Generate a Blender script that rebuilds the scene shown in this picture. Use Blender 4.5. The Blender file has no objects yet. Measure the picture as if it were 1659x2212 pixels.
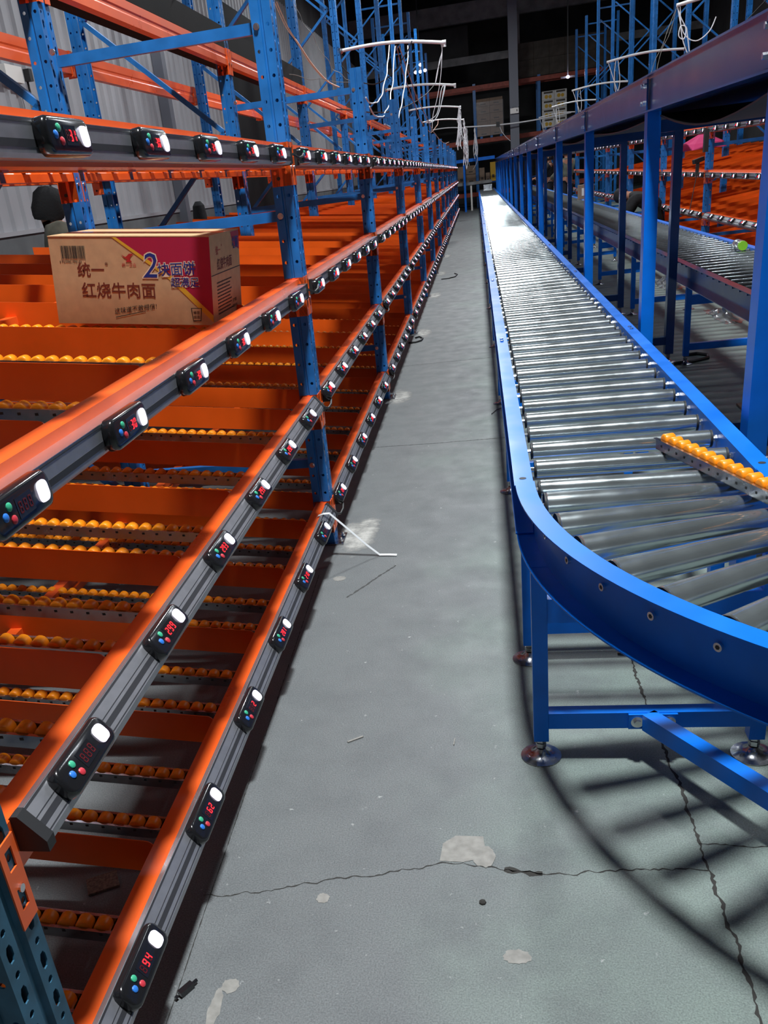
import bpy, math, random
from mathutils import Vector, Matrix
random.seed(7)
S = bpy.context.scene
C = S.collection
PI = math.pi

# ------------------------------------------------------------------ camera
def view_axes(pitch, yaw, roll):
    f = Vector((-math.sin(yaw)*math.cos(pitch), math.cos(yaw)*math.cos(pitch), -math.sin(pitch)))
    r = Vector((math.cos(yaw), math.sin(yaw), 0)); u = r.cross(f)
    c, s = math.cos(roll), math.sin(roll)
    return c*r+s*u, -s*r+c*u, f
cam = bpy.data.cameras.new('camera'); camo = bpy.data.objects.new('camera', cam); C.objects.link(camo)
r, u, f = view_axes(.4342353, .21177654, -.13108329)
camo.matrix_world = Matrix(((r.x, u.x, -f.x, 0), (r.y, u.y, -f.y, 0), (r.z, u.z, -f.z, 1.55), (0, 0, 0, 1)))
cam.sensor_fit = 'VERTICAL'; cam.sensor_height = 24.0; cam.lens = 24.0*1905.6/2212
cam.shift_x = 134.2/2212; cam.shift_y = 194.5/2212
cam.clip_start = .02; cam.clip_end = 200
S.camera = camo
# ------------------------------------------------------------------ world, exposure
w = bpy.data.worlds.new('night'); S.world = w; w.use_nodes = True
w.node_tree.nodes['Background'].inputs[0].default_value = (.5, .6, .75, 1)
w.node_tree.nodes['Background'].inputs[1].default_value = .006
S.view_settings.view_transform = 'Standard'; S.view_settings.look = 'None'
S.view_settings.gamma = 1; S.view_settings.use_curve_mapping = False
S.view_settings.exposure = 0.0
# ------------------------------------------------------------------ high bay lamps (x, y, z, watts)
LAMPS = [(.20, 1.9, 7.0, 700), (.22, 12, 7.0, 430), (.22, 22, 7.0, 340), (.22, 32, 7.0, 420),
         (4.6, 9.0, 7.0, 60), (4.6, 18.0, 7.0, 80), (4.6, 28, 7.0, 50),
         (-3.9, 7.5, 6.0, 22), (-3.9, 15.0, 6.0, 26), (-3.9, 25.0, 6.0, 12)]

# ------------------------------------------------------------------ materials
def mat(name, col, rough=.5, metal=0., var=.0, scale=8., bump=0., spec=.5, emit=None, es=0., coat=0., trans=0., alpha=1., ior=1.45, col2=None, rvar=.0):
    m = bpy.data.materials.new(name); m.use_nodes = True
    nt = m.node_tree; b = nt.nodes['Principled BSDF']
    b.inputs['Base Color'].default_value = (*col, 1); b.inputs['Roughness'].default_value = rough
    b.inputs['Metallic'].default_value = metal; b.inputs['Specular IOR Level'].default_value = spec
    b.inputs['Coat Weight'].default_value = coat; b.inputs['Coat Roughness'].default_value = .15
    b.inputs['Transmission Weight'].default_value = trans; b.inputs['IOR'].default_value = ior
    b.inputs['Alpha'].default_value = alpha
    if emit: b.inputs['Emission Color'].default_value = (*emit, 1); b.inputs['Emission Strength'].default_value = es
    if var or bump or col2 or rvar:
        tc = nt.nodes.new('ShaderNodeTexCoord'); n = nt.nodes.new('ShaderNodeTexNoise')
        n.inputs['Scale'].default_value = scale; n.inputs['Detail'].default_value = 6
        nt.links.new(tc.outputs['Object'], n.inputs['Vector'])
        if var or col2:
            mx = nt.nodes.new('ShaderNodeMix'); mx.data_type = 'RGBA'
            c2 = col2 or tuple(max(0, c*(1-var)) for c in col)
            mx.inputs['A'].default_value = (*c2, 1); mx.inputs['B'].default_value = (*[min(1, c*(1+var)) for c in col], 1)
            rp = nt.nodes.new('ShaderNodeMapRange'); rp.inputs['From Min'].default_value = .35; rp.inputs['From Max'].default_value = .65
            nt.links.new(n.outputs['Fac'], rp.inputs['Value']); nt.links.new(rp.outputs['Result'], mx.inputs['Factor'])
            nt.links.new(mx.outputs['Result'], b.inputs['Base Color'])
        if rvar:
            rr = nt.nodes.new('ShaderNodeMapRange'); rr.inputs['To Min'].default_value = max(.02, rough-rvar); rr.inputs['To Max'].default_value = rough+rvar
            rr.inputs['From Min'].default_value = .3; rr.inputs['From Max'].default_value = .7
            nt.links.new(n.outputs['Fac'], rr.inputs['Value']); nt.links.new(rr.outputs['Result'], b.inputs['Roughness'])
        if bump:
            bp = nt.nodes.new('ShaderNodeBump'); bp.inputs['Strength'].default_value = bump; bp.inputs['Distance'].default_value = .004
            nt.links.new(n.outputs['Fac'], bp.inputs['Height']); nt.links.new(bp.outputs['Normal'], b.inputs['Normal'])
    return m
ORANGE = mat('orange_powder_coat', (1., .125, .018), .33, var=.12, scale=5, rvar=.08, coat=.2)
ORANGE2 = mat('orange_divider_coat', (.80, .105, .007), .34, var=.10, scale=3, rvar=.06)
BLUE = mat('rack_blue_coat', (.010, .15, .46), .42, var=.18, scale=9, coat=.1, rvar=.08)
GBLUE = mat('grey_blue_coat', (.03, .12, .20), .5, var=.25, scale=14)  # greyer, darker blue than the rack coat, for the nearest upright only
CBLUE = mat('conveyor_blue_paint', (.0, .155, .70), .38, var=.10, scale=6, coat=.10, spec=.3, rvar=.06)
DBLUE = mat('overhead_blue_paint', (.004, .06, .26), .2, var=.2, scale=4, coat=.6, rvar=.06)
STEEL = mat('galvanised_steel', (.42, .42, .44), .22, 1., var=.12, scale=20, rvar=.1)
ROLL = mat('zinc_roller_steel', (.60, .66, .68), .17, .88, var=.06, scale=14, rvar=.05)
ZINC = mat('zinc_bolt', (.75, .76, .78), .25, 1.)
ALU = mat('anodised_aluminium', (.40, .40, .43), .42, .75, var=.06, scale=30)
ALUTOP = mat('bright_aluminium_edge', (.78, .72, .74), .25, .9)
GROOVE = mat('rail_groove_black', (.03, .03, .035), .5)
BLACK = mat('black_gloss_plastic', (.012, .012, .014), .16, coat=.6)
BLACKM = mat('black_matt_plastic', (.02, .02, .022), .55)
WHEEL = mat('orange_wheel_plastic', (1., .30, .008), .38, var=.08, scale=40)
LED = mat('white_led_lens', (.9, .88, 1.), .3, emit=(.88, .82, 1.), es=1.15)
SEG = mat('red_led_segment', (.5, .01, .01), .3, emit=(1., .02, .03), es=2.2)
SEGOFF = mat('unlit_led_segment', (.10, .006, .010), .4)
BTN_G = mat('green_button', (.05, .45, .25), .35); BTN_R = mat('red_button', (.6, .04, .06), .35); BTN_B = mat('blue_button', (.03, .2, .7), .35)
RUBBER = mat('black_rubber', (.02, .02, .02), .7)
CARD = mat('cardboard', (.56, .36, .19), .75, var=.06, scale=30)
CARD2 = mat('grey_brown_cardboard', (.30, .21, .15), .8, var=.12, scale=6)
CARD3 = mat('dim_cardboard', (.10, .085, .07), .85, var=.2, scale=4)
WHITE = mat('white_print', (.8, .78, .74), .6)
MAG = mat('magenta_print', (.42, .012, .055), .55); YEL = mat('yellow_print', (.72, .42, .03), .55)
NAVY = mat('navy_print', (.012, .03, .22), .55); BROWNI = mat('brown_red_ink', (.16, .025, .012), .65); INK = mat('black_ink', (.03, .025, .02), .7)
REDI = mat('red_ink', (.45, .02, .02), .6); CREAM = mat('cream_print', (.80, .66, .48), .6)
WALLM = mat('white_corrugated_sheet', (.34, .34, .36), .5, var=.08, scale=1.2)
PLINTH = mat('grey_plinth_concrete', (.12, .125, .13), .8, var=.15, scale=3)
DARKW = mat('dark_wall_sheet', (.07, .07, .07), .7, var=.3, scale=.8)
CEIL = mat('dusty_roof_sheet', (.10, .10, .10), .7, var=.35, scale=.5)
GREYB = mat('grey_roof_steel', (.25, .25, .25), .6, var=.2, scale=3)
GREYC = mat('grey_column_paint', (.15, .16, .19), .55)
BRICKR = mat('dull_red_beam_paint', (.40, .07, .04), .5, var=.2)
CABW = mat('white_cable', (.75, .75, .78), .4); CABB = mat('black_cable', (.015, .015, .015), .5); CABO = mat('salmon_cable', (.55, .28, .2), .5)
CONDUIT = mat('white_plastic_conduit', (.78, .78, .78), .35)
DECK = mat('black_film_deck', (.005, .004, .004), .7, var=.4, scale=2, spec=.15)
BELT = mat('black_conveyor_belt', (.02, .02, .02), .5)
FILM = mat('clear_plastic_film', (.9, .9, .92), .12, trans=.85, ior=1.25)
GREEN = mat('lime_plastic', (.25, .6, .03), .4)
SKIN = mat('skin', (.42, .2, .13), .55)
OLIVE = mat('olive_jacket_cloth', (.085, .08, .06), .85, var=.2, scale=12, bump=.4)
GREYJ = mat('grey_green_jacket_cloth', (.13, .14, .11), .8, var=.2, scale=10, bump=.4)
BLACKC = mat('black_cloth', (.012, .012, .014), .85, var=.3, scale=20, bump=.5)
TROUS = mat('dark_trouser_cloth', (.02, .022, .03), .85)
KNIT = mat('black_knit', (.008, .008, .009), .95, bump=1., scale=60)
MASKM = mat('white_face_mask', (.75, .78, .85), .7)
PINK = mat('pink_cloth', (.6, .05, .18), .8)
STRAPM = mat('white_strapping', (.75, .76, .76), .35)
CRACK = mat('crack_dark', (.035, .033, .03), .9); JOINT = mat('joint_dark', (.07, .07, .068), .9)
PATCH = mat('pale_mortar_patch', (.27, .26, .24), .85, var=.15, scale=40); DUST = mat('white_drill_dust', (.60, .58, .54), .95, var=.15, scale=60)
JUTE = mat('brown_webbing', (.18, .13, .10), .9, var=.4, scale=150)
LAMPG = mat('lamp_glass', (.9, .95, 1.), .3, emit=(.85, .92, 1.), es=12.)
LAMPV = mat('violet_white_lamp', (.8, .75, 1.), .3, emit=(.72, .62, 1.), es=14.)
def dust_mat():
    m = bpy.data.materials.new('white_drill_dust'); m.use_nodes = True; nt = m.node_tree; b = nt.nodes['Principled BSDF']; N = nt.nodes.new; L = nt.links.new
    b.inputs['Base Color'].default_value = (.50, .49, .46, 1); b.inputs['Roughness'].default_value = .95
    tc = N('ShaderNodeTexCoord'); mp = N('ShaderNodeMapping'); mp.inputs['Location'].default_value = (-1, -1, -.5); mp.inputs['Scale'].default_value = (2, 2, 1); L(tc.outputs['Generated'], mp.inputs['Vector'])
    ln = N('ShaderNodeVectorMath'); ln.operation = 'LENGTH'; L(mp.outputs[0], ln.inputs[0])
    n = N('ShaderNodeTexNoise'); n.inputs['Scale'].default_value = 9; n.inputs['Detail'].default_value = 8; n.inputs['Roughness'].default_value = .7; L(tc.outputs['Object'], n.inputs['Vector'])
    ad = N('ShaderNodeMath'); ad.operation = 'MULTIPLY_ADD'; L(n.outputs['Fac'], ad.inputs[0]); ad.inputs[1].default_value = 1.9; 
    su = N('ShaderNodeMath'); su.operation = 'MULTIPLY'; L(ln.outputs['Value'], su.inputs[0]); su.inputs[1].default_value = -1.1; L(su.outputs[0], ad.inputs[2])
    r_ = N('ShaderNodeMapRange'); r_.inputs['From Min'].default_value = .1; r_.inputs['From Max'].default_value = .75; L(ad.outputs[0], r_.inputs['Value']); L(r_.outputs[0], b.inputs['Alpha'])
    return m
DUSTM = dust_mat()
def floor_mat():
    m = bpy.data.materials.new('worn_painted_concrete'); m.use_nodes = True
    nt = m.node_tree; b = nt.nodes['Principled BSDF']; N = nt.nodes.new; L = nt.links.new
    tc = N('ShaderNodeTexCoord'); sx = N('ShaderNodeSeparateXYZ'); L(tc.outputs['Object'], sx.inputs[0])
    def noise(s, d=6, r=.55):
        n = N('ShaderNodeTexNoise'); n.inputs['Scale'].default_value = s; n.inputs['Detail'].default_value = d; n.inputs['Roughness'].default_value = r
        L(tc.outputs['Object'], n.inputs['Vector']); return n.outputs['Fac']
    def mr(v, a, b_, c=0., d=1.):
        x = N('ShaderNodeMapRange'); L(v, x.inputs['Value'])
        for k, q in zip(('From Min', 'From Max', 'To Min', 'To Max'), (a, b_, c, d)): x.inputs[k].default_value = q
        return x.outputs['Result']
    def mix(f_, A, B):
        x = N('ShaderNodeMix'); x.data_type = 'RGBA'; L(f_, x.inputs['Factor'])
        for k, q in (('A', A), ('B', B)):
            if isinstance(q, tuple): x.inputs[k].default_value = (*q, 1)
            else: L(q, x.inputs[k])
        return x.outputs['Result']
    big = noise(1.3, 5); add = N('ShaderNodeMath'); add.operation = 'ADD'; L(mr(sx.outputs[0], -.6, .7, -.35, .45), add.inputs[0]); L(big, add.inputs[1])
    base = mix(mr(add.outputs[0], .35, .75), (.150, .160, .163), (.185, .228, .205))
    base = mix(mr(noise(4.5, 8, .65), .45, .85), base, (.112, .119, .124))
    sp = mix(mr(noise(260, 2), .3, .7), (.72, .72, .72), (1.25, 1.25, 1.25))
    mu = N('ShaderNodeMix'); mu.data_type = 'RGBA'; mu.blend_type = 'MULTIPLY'; mu.inputs['Factor'].default_value = 1; L(base, mu.inputs['A']); L(sp, mu.inputs['B'])
    fl = mix(mr(noise(34, 3, .6), .69, .76), mu.outputs['Result'], (.36, .37, .36))
    L(fl, b.inputs['Base Color']); L(mr(noise(7), .3, .7, .42, .62), b.inputs['Roughness'])
    b.inputs['Specular IOR Level'].default_value = .35
    bp = N('ShaderNodeBump'); bp.inputs['Strength'].default_value = .35; bp.inputs['Distance'].default_value = .003
    L(noise(180, 3), bp.inputs['Height']); L(bp.outputs['Normal'], b.inputs['Normal'])
    return m
FLOORM = floor_mat()

# ------------------------------------------------------------------ mesh helpers
class MB:
    def __init__(s): s.v = []; s.f = []; s.mi = []; s.m = []; s.cur = 0
    def use(s, m):
        if m not in s.m: s.m.append(m)
        s.cur = s.m.index(m); return s
    def face(s, idx): s.f.append(tuple(idx)); s.mi.append(s.cur)
    def box(s, x0, x1, y0, y1, z0, z1, M=None):
        P = [Vector((x, y, z)) for z in (z0, z1) for y in (y0, y1) for x in (x0, x1)]
        if M is not None: P = [M @ p for p in P]
        b = len(s.v); s.v += P
        for q in ((0, 2, 3, 1), (4, 5, 7, 6), (0, 1, 5, 4), (2, 6, 7, 3), (0, 4, 6, 2), (1, 3, 7, 5)): s.face([b+i for i in q])
        return s
    def bar(s, a, b_, w, h, up=(0, 0, 1)):
        a, b_ = Vector(a), Vector(b_); d = (b_-a); L = d.length; d.normalize()
        x = d.cross(Vector(up)).normalized(); z = x.cross(d)
        M = Matrix(((x.x, d.x, z.x, a.x), (x.y, d.y, z.y, a.y), (x.z, d.z, z.z, a.z), (0, 0, 0, 1)))
        return s.box(-w/2, w/2, 0, L, -h/2, h/2, M)
    def cyl(s, a, b_, r0, r1=None, n=12, cap=True):
        r1 = r0 if r1 is None else r1
        a, b_ = Vector(a), Vector(b_); d = (b_-a).normalized()
        x = d.orthogonal().normalized(); y = d.cross(x); b0 = len(s.v)
        for p, r_ in ((a, r0), (b_, r1)):
            for i in range(n): t = 2*PI*i/n; s.v.append(p+(x*math.cos(t)+y*math.sin(t))*r_)
        for i in range(n): j = (i+1) % n; s.face((b0+i, b0+j, b0+n+j, b0+n+i))
        if cap: s.face([b0+i for i in range(n)][::-1]); s.face([b0+n+i for i in range(n)])
        return s
    def lathe(s, c, prof, n=20, axis='z'):
        c = Vector(c); b0 = len(s.v)
        for r_, h in prof:
            for i in range(n):
                t = 2*PI*i/n; q = (r_*math.cos(t), r_*math.sin(t), h)
                if axis == 'y': q = (q[0], q[2], q[1])
                if axis == 'x': q = (q[2], q[0], q[1])
                s.v.append(c+Vector(q))
        for k in range(len(prof)-1):
            for i in range(n): j = (i+1) % n; s.face((b0+k*n+i, b0+k*n+j, b0+(k+1)*n+j, b0+(k+1)*n+i))
        s.face([b0+i for i in range(n)][::-1]); s.face([b0+(len(prof)-1)*n+i for i in range(n)])
        return s
    def tube(s, pts, r_, n=6):
        pts = [Vector(p) for p in pts]; b0 = len(s.v); x = None
        for k, p in enumerate(pts):
            d = (pts[min(k+1, len(pts)-1)]-pts[max(k-1, 0)])
            if d.length < 1e-7: d = Vector((0, 0, 1))
            d.normalize()
            x = d.orthogonal().normalized() if x is None else (x-d*x.dot(d)).normalized()
            y = d.cross(x)
            for i in range(n): t = 2*PI*i/n; s.v.append(p+(x*math.cos(t)+y*math.sin(t))*r_)
        for k in range(len(pts)-1):
            for i in range(n): j = (i+1) % n; s.face((b0+k*n+i, b0+k*n+j, b0+(k+1)*n+j, b0+(k+1)*n+i))
        s.face([b0+i for i in range(n)][::-1]); s.face([b0+(len(pts)-1)*n+i for i in range(n)])
        return s
    def prism(s, prof, y0, y1, M=None):           # closed (x, z) outline extruded along y
        n = len(prof); b0 = len(s.v)
        for y in (y0, y1):
            for x, z in prof:
                p = Vector((x, y, z)); s.v.append(M @ p if M is not None else p)
        for i in range(n): j = (i+1) % n; s.face((b0+i, b0+j, b0+n+j, b0+n+i))
        s.face([b0+i for i in range(n)][::-1]); s.face([b0+n+i for i in range(n)])
        return s
    def poly(s, pts, t, M):                       # flat outline in (x, y) with thickness t along local z
        n = len(pts); b0 = len(s.v)
        for z in (0, t):
            for x, y in pts: s.v.append(M @ Vector((x, y, z)))
        for i in range(n): j = (i+1) % n; s.face((b0+i, b0+j, b0+n+j, b0+n+i))
        s.face([b0+i for i in range(n)][::-1]); s.face([b0+n+i for i in range(n)])
        return s
    def mesh(s, name, m=None, smooth=False):
        me = bpy.data.meshes.new(name); me.from_pydata([tuple(v) for v in s.v], [], s.f)
        for q in (s.m or [m]): me.materials.append(q)
        if s.m: me.polygons.foreach_set('material_index', s.mi)
        if smooth:
            me.polygons.foreach_set('use_smooth', [True]*len(me.polygons))
            me.set_sharp_from_angle(angle=math.radians(40))
        me.update(); return me
def ob(name, me, parent=None, loc=(0, 0, 0), rot=(0, 0, 0)):
    o = bpy.data.objects.new(name, me); C.objects.link(o); o.parent = parent; o.location = loc; o.rotation_euler = rot; return o
def tag(o, label, cat, group=None, kind=None):
    o['label'] = label; o['category'] = cat
    if group: o['group'] = group
    if kind: o['kind'] = kind
    return o
def thing(name, label, cat, loc=(0, 0, 0), rz=0, group=None):
    o = bpy.data.objects.new(name, None); o.empty_display_size = .05; C.objects.link(o)
    o.location = loc; o.rotation_euler = (0, 0, rz); return tag(o, label, cat, group)
def struct(name, me, parent=None, loc=(0, 0, 0)):
    o = ob(name, me, parent, loc)
    if parent is None: o['kind'] = 'structure'
    return o
ORD = 'first second third fourth fifth sixth seventh eighth ninth tenth eleventh twelfth thirteenth fourteenth'.split()
CACHE = {}
def cached(key, fn):
    if key not in CACHE: CACHE[key] = fn()
    return CACHE[key]

# ------------------------------------------------------------------ the building
struct('floor', MB().box(-5, 9.5, -4, 50, -.12, 0).mesh('floor', FLOORM))
fl = bpy.data.objects['floor']
def corrug(y0, y1, z0, z1, pitch=.29, d=.035):
    mb = MB(); y = y0; pts = []
    while y < y1:
        pts += [(0, y), (0, y+pitch-.10), (d, y+pitch-.075), (d, y+pitch-.025)]; y += pitch
    pts.append((0, y)); b0 = 0
    for z in (z0, z1): mb.v += [Vector((x, yy, z)) for x, yy in pts]
    n = len(pts)
    for i in range(n-1): mb.face((i, i+1, n+i+1, n+i))
    mb.v += [Vector((-.06, y0, z0)), Vector((-.06, y, z0)), Vector((-.06, y0, z1)), Vector((-.06, y, z1))]; k = 2*n
    mb.face((k, k+2, k+3, k+1)); mb.face((0, n, k+2, k)); mb.face((n-1, k+1, k+3, 2*n-1))
    return mb
wl = struct('wall_left', corrug(-4, 50, 1.5, 6.2).mesh('wall', WALLM), loc=(-5, 0, 0))
ob('plinth', MB().box(-.1, .06, -4, 50, 0, 1.5).mesh('plinth', PLINTH), wl)
ob('flashing', MB().box(-.02, .08, -4, 50, 1.49, 1.535).mesh('flashing', WALLM), wl)
ob('upper_sheet', MB().box(-.1, .0, -4, 50, 6.2, 9.6).mesh('upper', DARKW), wl)
struct('wall_right', MB().box(9.4, 9.6, -4, 50, 0, 9.6).mesh('wall', DARKW))
struct('wall_front', MB().box(-5, 9.5, -4.2, -4, 0, 9.6).mesh('wall', DARKW))
wb = struct('wall_back', MB().box(-5, 9.5, 49.8, 50, 0, 9.6).mesh('wall', DARKW))
ce = struct('ceiling', MB().box(-5.1, 9.6, -4.2, 50.2, 9.6, 9.7).mesh('ceiling', CEIL))
mb = MB()
for k in range(16): mb.box(-5, 9.5, -2+3.3*k, -1.9+3.3*k, 9.42, 9.6)
ob('purlins', mb.mesh('purlins', GREYB), ce)
struct('door_1', MB().box(-4.98, -4.88, 20.5, 24.4, 0, 5.2).mesh('door', DECK))
for k, y in enumerate((10.2, 33)):
    struct('trim_%d' % (k+1), MB().box(-4.96, -4.80, y+5.5, y+5.7, 0, 9.4).mesh('steel_column', GREYC))
# steel beams under the roof, far end
struct('trim_3', MB().box(-5, 9.4, 43.6, 43.9, 7.05, 7.75).mesh('lintel_beam', GREYB))
struct('trim_4', MB().box(-5, 9.4, 43.6, 43.75, 5.55, 5.83).mesh('girt_beam', GREYB))
struct('trim_5', MB().box(-5, -.1, 44.6, 44.7, 5.83, 7.05).mesh('sheet_panel', DARKW))
struct('trim_6', MB().box(1.78, 1.98, 43.3, 43.55, 5.8, 7.1).mesh('short_stanchion', GREYB))
col = struct('trim_7', MB().box(1.40, 1.74, 39.95, 40.25, 0, 9.5).mesh('steel_column', GREYC))

# floor marks
def jag(pts, wdt, amp, step=.010, z=.0006, mt=CRACK, name='crack'):
    P = []
    for a, b_ in zip(pts, pts[1:]):
        a, b_ = Vector((*a, 0)), Vector((*b_, 0)); n = max(1, int((b_-a).length/step))
        for i in range(n): P.append(a.lerp(b_, i/n))
    P.append(Vector((*pts[-1], 0))); mb = MB(); o = Vector((0, 0, 0))
    for i, p in enumerate(P):
        d = (P[min(i+1, len(P)-1)]-P[max(i-1, 0)]).normalized(); nrm = Vector((-d.y, d.x, 0))
        o = o*.6+nrm*random.uniform(-amp, amp)*.55; ww = wdt*random.uniform(.3, 1.5)
        c = p+o; mb.v += [Vector((c.x, c.y, z))+nrm*ww, Vector((c.x, c.y, z))-nrm*ww]
        if i: k = 2*i; mb.face((k-2, k-1, k+1, k))
    ob(name, mb.mesh(name, mt), fl)
jag([(-.74, 1.59), (-.62, 1.60), (-.45, 1.645), (-.3, 1.68), (-.1, 1.725), (.0, 1.70), (.12, 1.683), (.3, 1.705), (.47, 1.712)], .0016, .009)
jag([(.0, 1.70), (.05, 1.69), (.09, 1.688)], .008, .006)
jag([(.452, 2.95), (.45, 2.6), (.46, 2.3), (.471, 2.0), (.47, 1.75), (.48, 1.45), (.47, 1.25), (.46, .9)], .0038, .007)
jag([(.47, 1.80), (.6, 1.79), (.75, 1.80), (.9, 1.78)], .0018, .006)
jag([(-.735, 5.58), (-.3, 5.57), (.14, 5.585), (.6, 5.58)], .0035, .002, mt=JOINT, name='joint_line')
jag([(-.74, 8.24), (.07, 8.29), (.6, 8.3)], .004, .002, mt=JOINT, name='joint_line')
jag([(-.74, 12.4), (.1, 12.4)], .006, .002, mt=JOINT, name='joint_line')
jag([(-.74, 17), (.1, 17)], .007, .002, mt=JOINT, name='joint_line')
jag([(-.76, 3.55), (-.735, 2.4), (-.715, 1.2)], .0011, .0008, mt=CRACK, name='scratch_line')
jag([(-.60, 3.30), (-.42, 3.62)], .004, .004, mt=JOINT, name='scuff')
def blob(cx, cy, rx, ry, m, name, z=.0008, n=26, jit=.12):
    mb = MB(); mb.v.append(Vector((cx, cy, z+.0006)))
    for i in range(n):
        t = 2*PI*i/n; k = 1+random.uniform(-jit, jit)
        mb.v.append(Vector((cx+rx*k*math.cos(t), cy+ry*k*math.sin(t), z)))
    for i in range(n): mb.face((0, 1+i, 1+(i+1) % n))
    return ob(name, mb.mesh(name, m), fl)
def flat(pts, m, name, z=.0009):
    mb = MB(); mb.v = [Vector((x, y, z)) for x, y in pts]; mb.face(range(len(pts))); return ob(name, mb.mesh(name, m), fl)
flat([(-.158, 1.725), (-.152, 1.79), (-.12, 1.82), (-.05, 1.818), (-.045, 1.77), (-.06, 1.735), (-.10, 1.722)], PATCH, 'mortar_patch')
blob(-.048, 1.742, .028, .038, PATCH, 'mortar_patch', .0014, jit=.1)
blob(-.435, 1.589, .016, .016, PATCH, 'mortar_patch'); blob(-.60, 1.32, .02, .02, PATCH, 'mortar_patch'); blob(.02, 1.43, .03, .02, PATCH, 'mortar_patch', jit=.12)
blob(-.66, 3.50, .03, .025, PATCH, 'mortar_patch'); blob(-.62, 1.26, .014, .05, PATCH, 'mortar_patch', jit=.15)
for (x, y, a, b_) in ((-.65, 4.00, .12, .26), (-.60, 4.15, .07, .16), (-.66, 6.98, .10, .32), (-.63, 10.05, .10, .4), (-.64, 13.3, .1, .4), (-.66, 16.3, .1, .5), (-.66, 19.7, .1, .5)):
    blob(x, y, a*1.25, b_*1.15, DUSTM, 'drill_dust', jit=.05)

# ------------------------------------------------------------------ high bay lamps
lampm = cached('lamp', lambda: MB().lathe((0, 0, 0), [(.05, .5), (.06, .34), (.16, .32), (.2, .12), (.34, .04), (.35, .0), (.33, .0)], 24).mesh('housing', BLACKM, True))
for i, (x, y, z, wt) in enumerate(LAMPS):
    L = thing('high_bay_lamp', 'round warehouse lamp hung high over the %s, %s from the near end' % ('main aisle' if x in (.20, .22) else 'right-hand aisle' if x == 4.6 else 'left wall walkway' if x < -1 else 'far right side', ORD[sum(1 for q in LAMPS[:i] if abs(q[0]-x) < .2)]), 'lamp', (x, y, z), 0, 'high bay lamps')
    hs = ob('housing', lampm, L, (0, 0, .03))
    ob('hanging_rod', cached('rod', lambda: MB().cyl((0, 0, .5), (0, 0, 2.6), .012).mesh('rod', STEEL)), L)
    ob('lens', cached('lens', lambda: MB().cyl((0, 0, .012), (0, 0, .03), .32, n=24).mesh('lens', LAMPG)), hs, (0, 0, -.03))
    ld = bpy.data.lights.new('lamp_light', 'AREA'); ld.shape = 'DISK'; ld.size = .62; ld.energy = wt; ld.color = (.93, .98, 1.) if x < .3 and x > 0 else (.88, .93, 1.)
    lo = bpy.data.objects.new('lamp_light', ld); C.objects.link(lo); lo.parent = L; lo.location = (0, 0, -.005)

# ------------------------------------------------------------------ rack parts
PW, PD = .11, .08                   # upright width (along the row) and depth
def strip(mb, a, b_, H, kind, z0, pitch):
    """sheet strip from a to b (xy) and 0..H with a column of holes"""
    a, b_ = Vector((*a, 0)), Vector((*b_, 0)); L = (b_-a).length; d = (b_-a)/L; nrm = Vector((d.y, -d.x, 0))
    def P(s_, z): q = a+d*s_; return Vector((q.x, q.y, z))
    def quad(z1, z2):
        k = len(mb.v); mb.v += [P(0, z1), P(L, z1), P(L, z2), P(0, z2)]; mb.face((k, k+1, k+2, k+3))
    if not kind: quad(0, H); return
    z = z0; prev = 0; i = 0
    while z+pitch*.5 < H-.005:
        kd = kind if kind != 'alt' else ('slot' if i % 2 == 0 else 'round')
        lo, hi = z-pitch*.5, z+pitch*.5
        if lo < 0: z += pitch; i += 1; continue
        if lo-prev > 1e-4: quad(prev, lo)
        cx = L/2; K = []
        if kd == 'slot': hw, hh = .0085, .0165; ring = [(-hw*.5, -hh), (hw*.5, -hh), (hw, -hh*.45), (hw, hh*.45), (hw*.5, hh), (-hw*.5, hh), (-hw, hh*.45), (-hw, -hh*.45)]
        else:
            rr = .0068; ring = [(rr*math.cos(t), rr*math.sin(t)) for t in [math.radians(q) for q in (-112, -68, -22, 22, 68, 112, 158, 202)]]
        out = [(-cx, lo-z), (L-cx, lo-z), (L-cx, -pitch*.2), (L-cx, pitch*.2), (L-cx, hi-z), (-cx, hi-z), (-cx, pitch*.2), (-cx, -pitch*.2)]
        k = len(mb.v)
        for x, zz in out: mb.v.append(P(cx+x, z+zz))
        for x, zz in ring: mb.v.append(P(cx+x, z+zz))
        for q in range(8): r_ = (q+1) % 8; mb.face((k+q, k+r_, k+8+r_, k+8+q))
        for x, zz in ring: mb.v.append(P(cx+x, z+zz)-nrm*.003)
        for q in range(8): r_ = (q+1) % 8; mb.face((k+8+q, k+8+r_, k+16+r_, k+16+q))
        prev = hi; z += pitch; i += 1
    if H-prev > 1e-4: quad(prev, H)
def post_mesh(H):
    mb = MB(); h = PW/2; D = PD
    # front face is x = 0 and looks to +x
    segs = [((-D, h-.018), (-D, h), None), ((-D, h), (-.046, h), 'round'), ((-.046, h), (-.043, h-.006), None), ((-.043, h-.006), (-.036, h-.006), None), ((-.036, h-.006), (-.033, h), None), ((-.033, h), (0, h), 'round'),
            ((0, h), (0, .013), 'alt'), ((0, .013), (-.010, .008), None), ((-.010, .008), (-.010, -.008), None), ((-.010, -.008), (0, -.013), None), ((0, -.013), (0, -h), 'alt'),
            ((0, -h), (-.033, -h), 'round'), ((-.033, -h), (-.036, -h+.006), None), ((-.036, -h+.006), (-.043, -h+.006), None), ((-.043, -h+.006), (-.046, -h), None), ((-.046, -h), (-D, -h), 'round'), ((-D, -h), (-D, -h+.018), None)]
    for a, b_, k in segs: strip(mb, b_, a, H, k, .0055+.0855 if k == 'round' else .05, .0855 if k == 'round' else .0427)
    return mb.mesh('upright', BLUE)
POST_S = post_mesh(2.27); POST_T = post_mesh(5.75)
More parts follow.
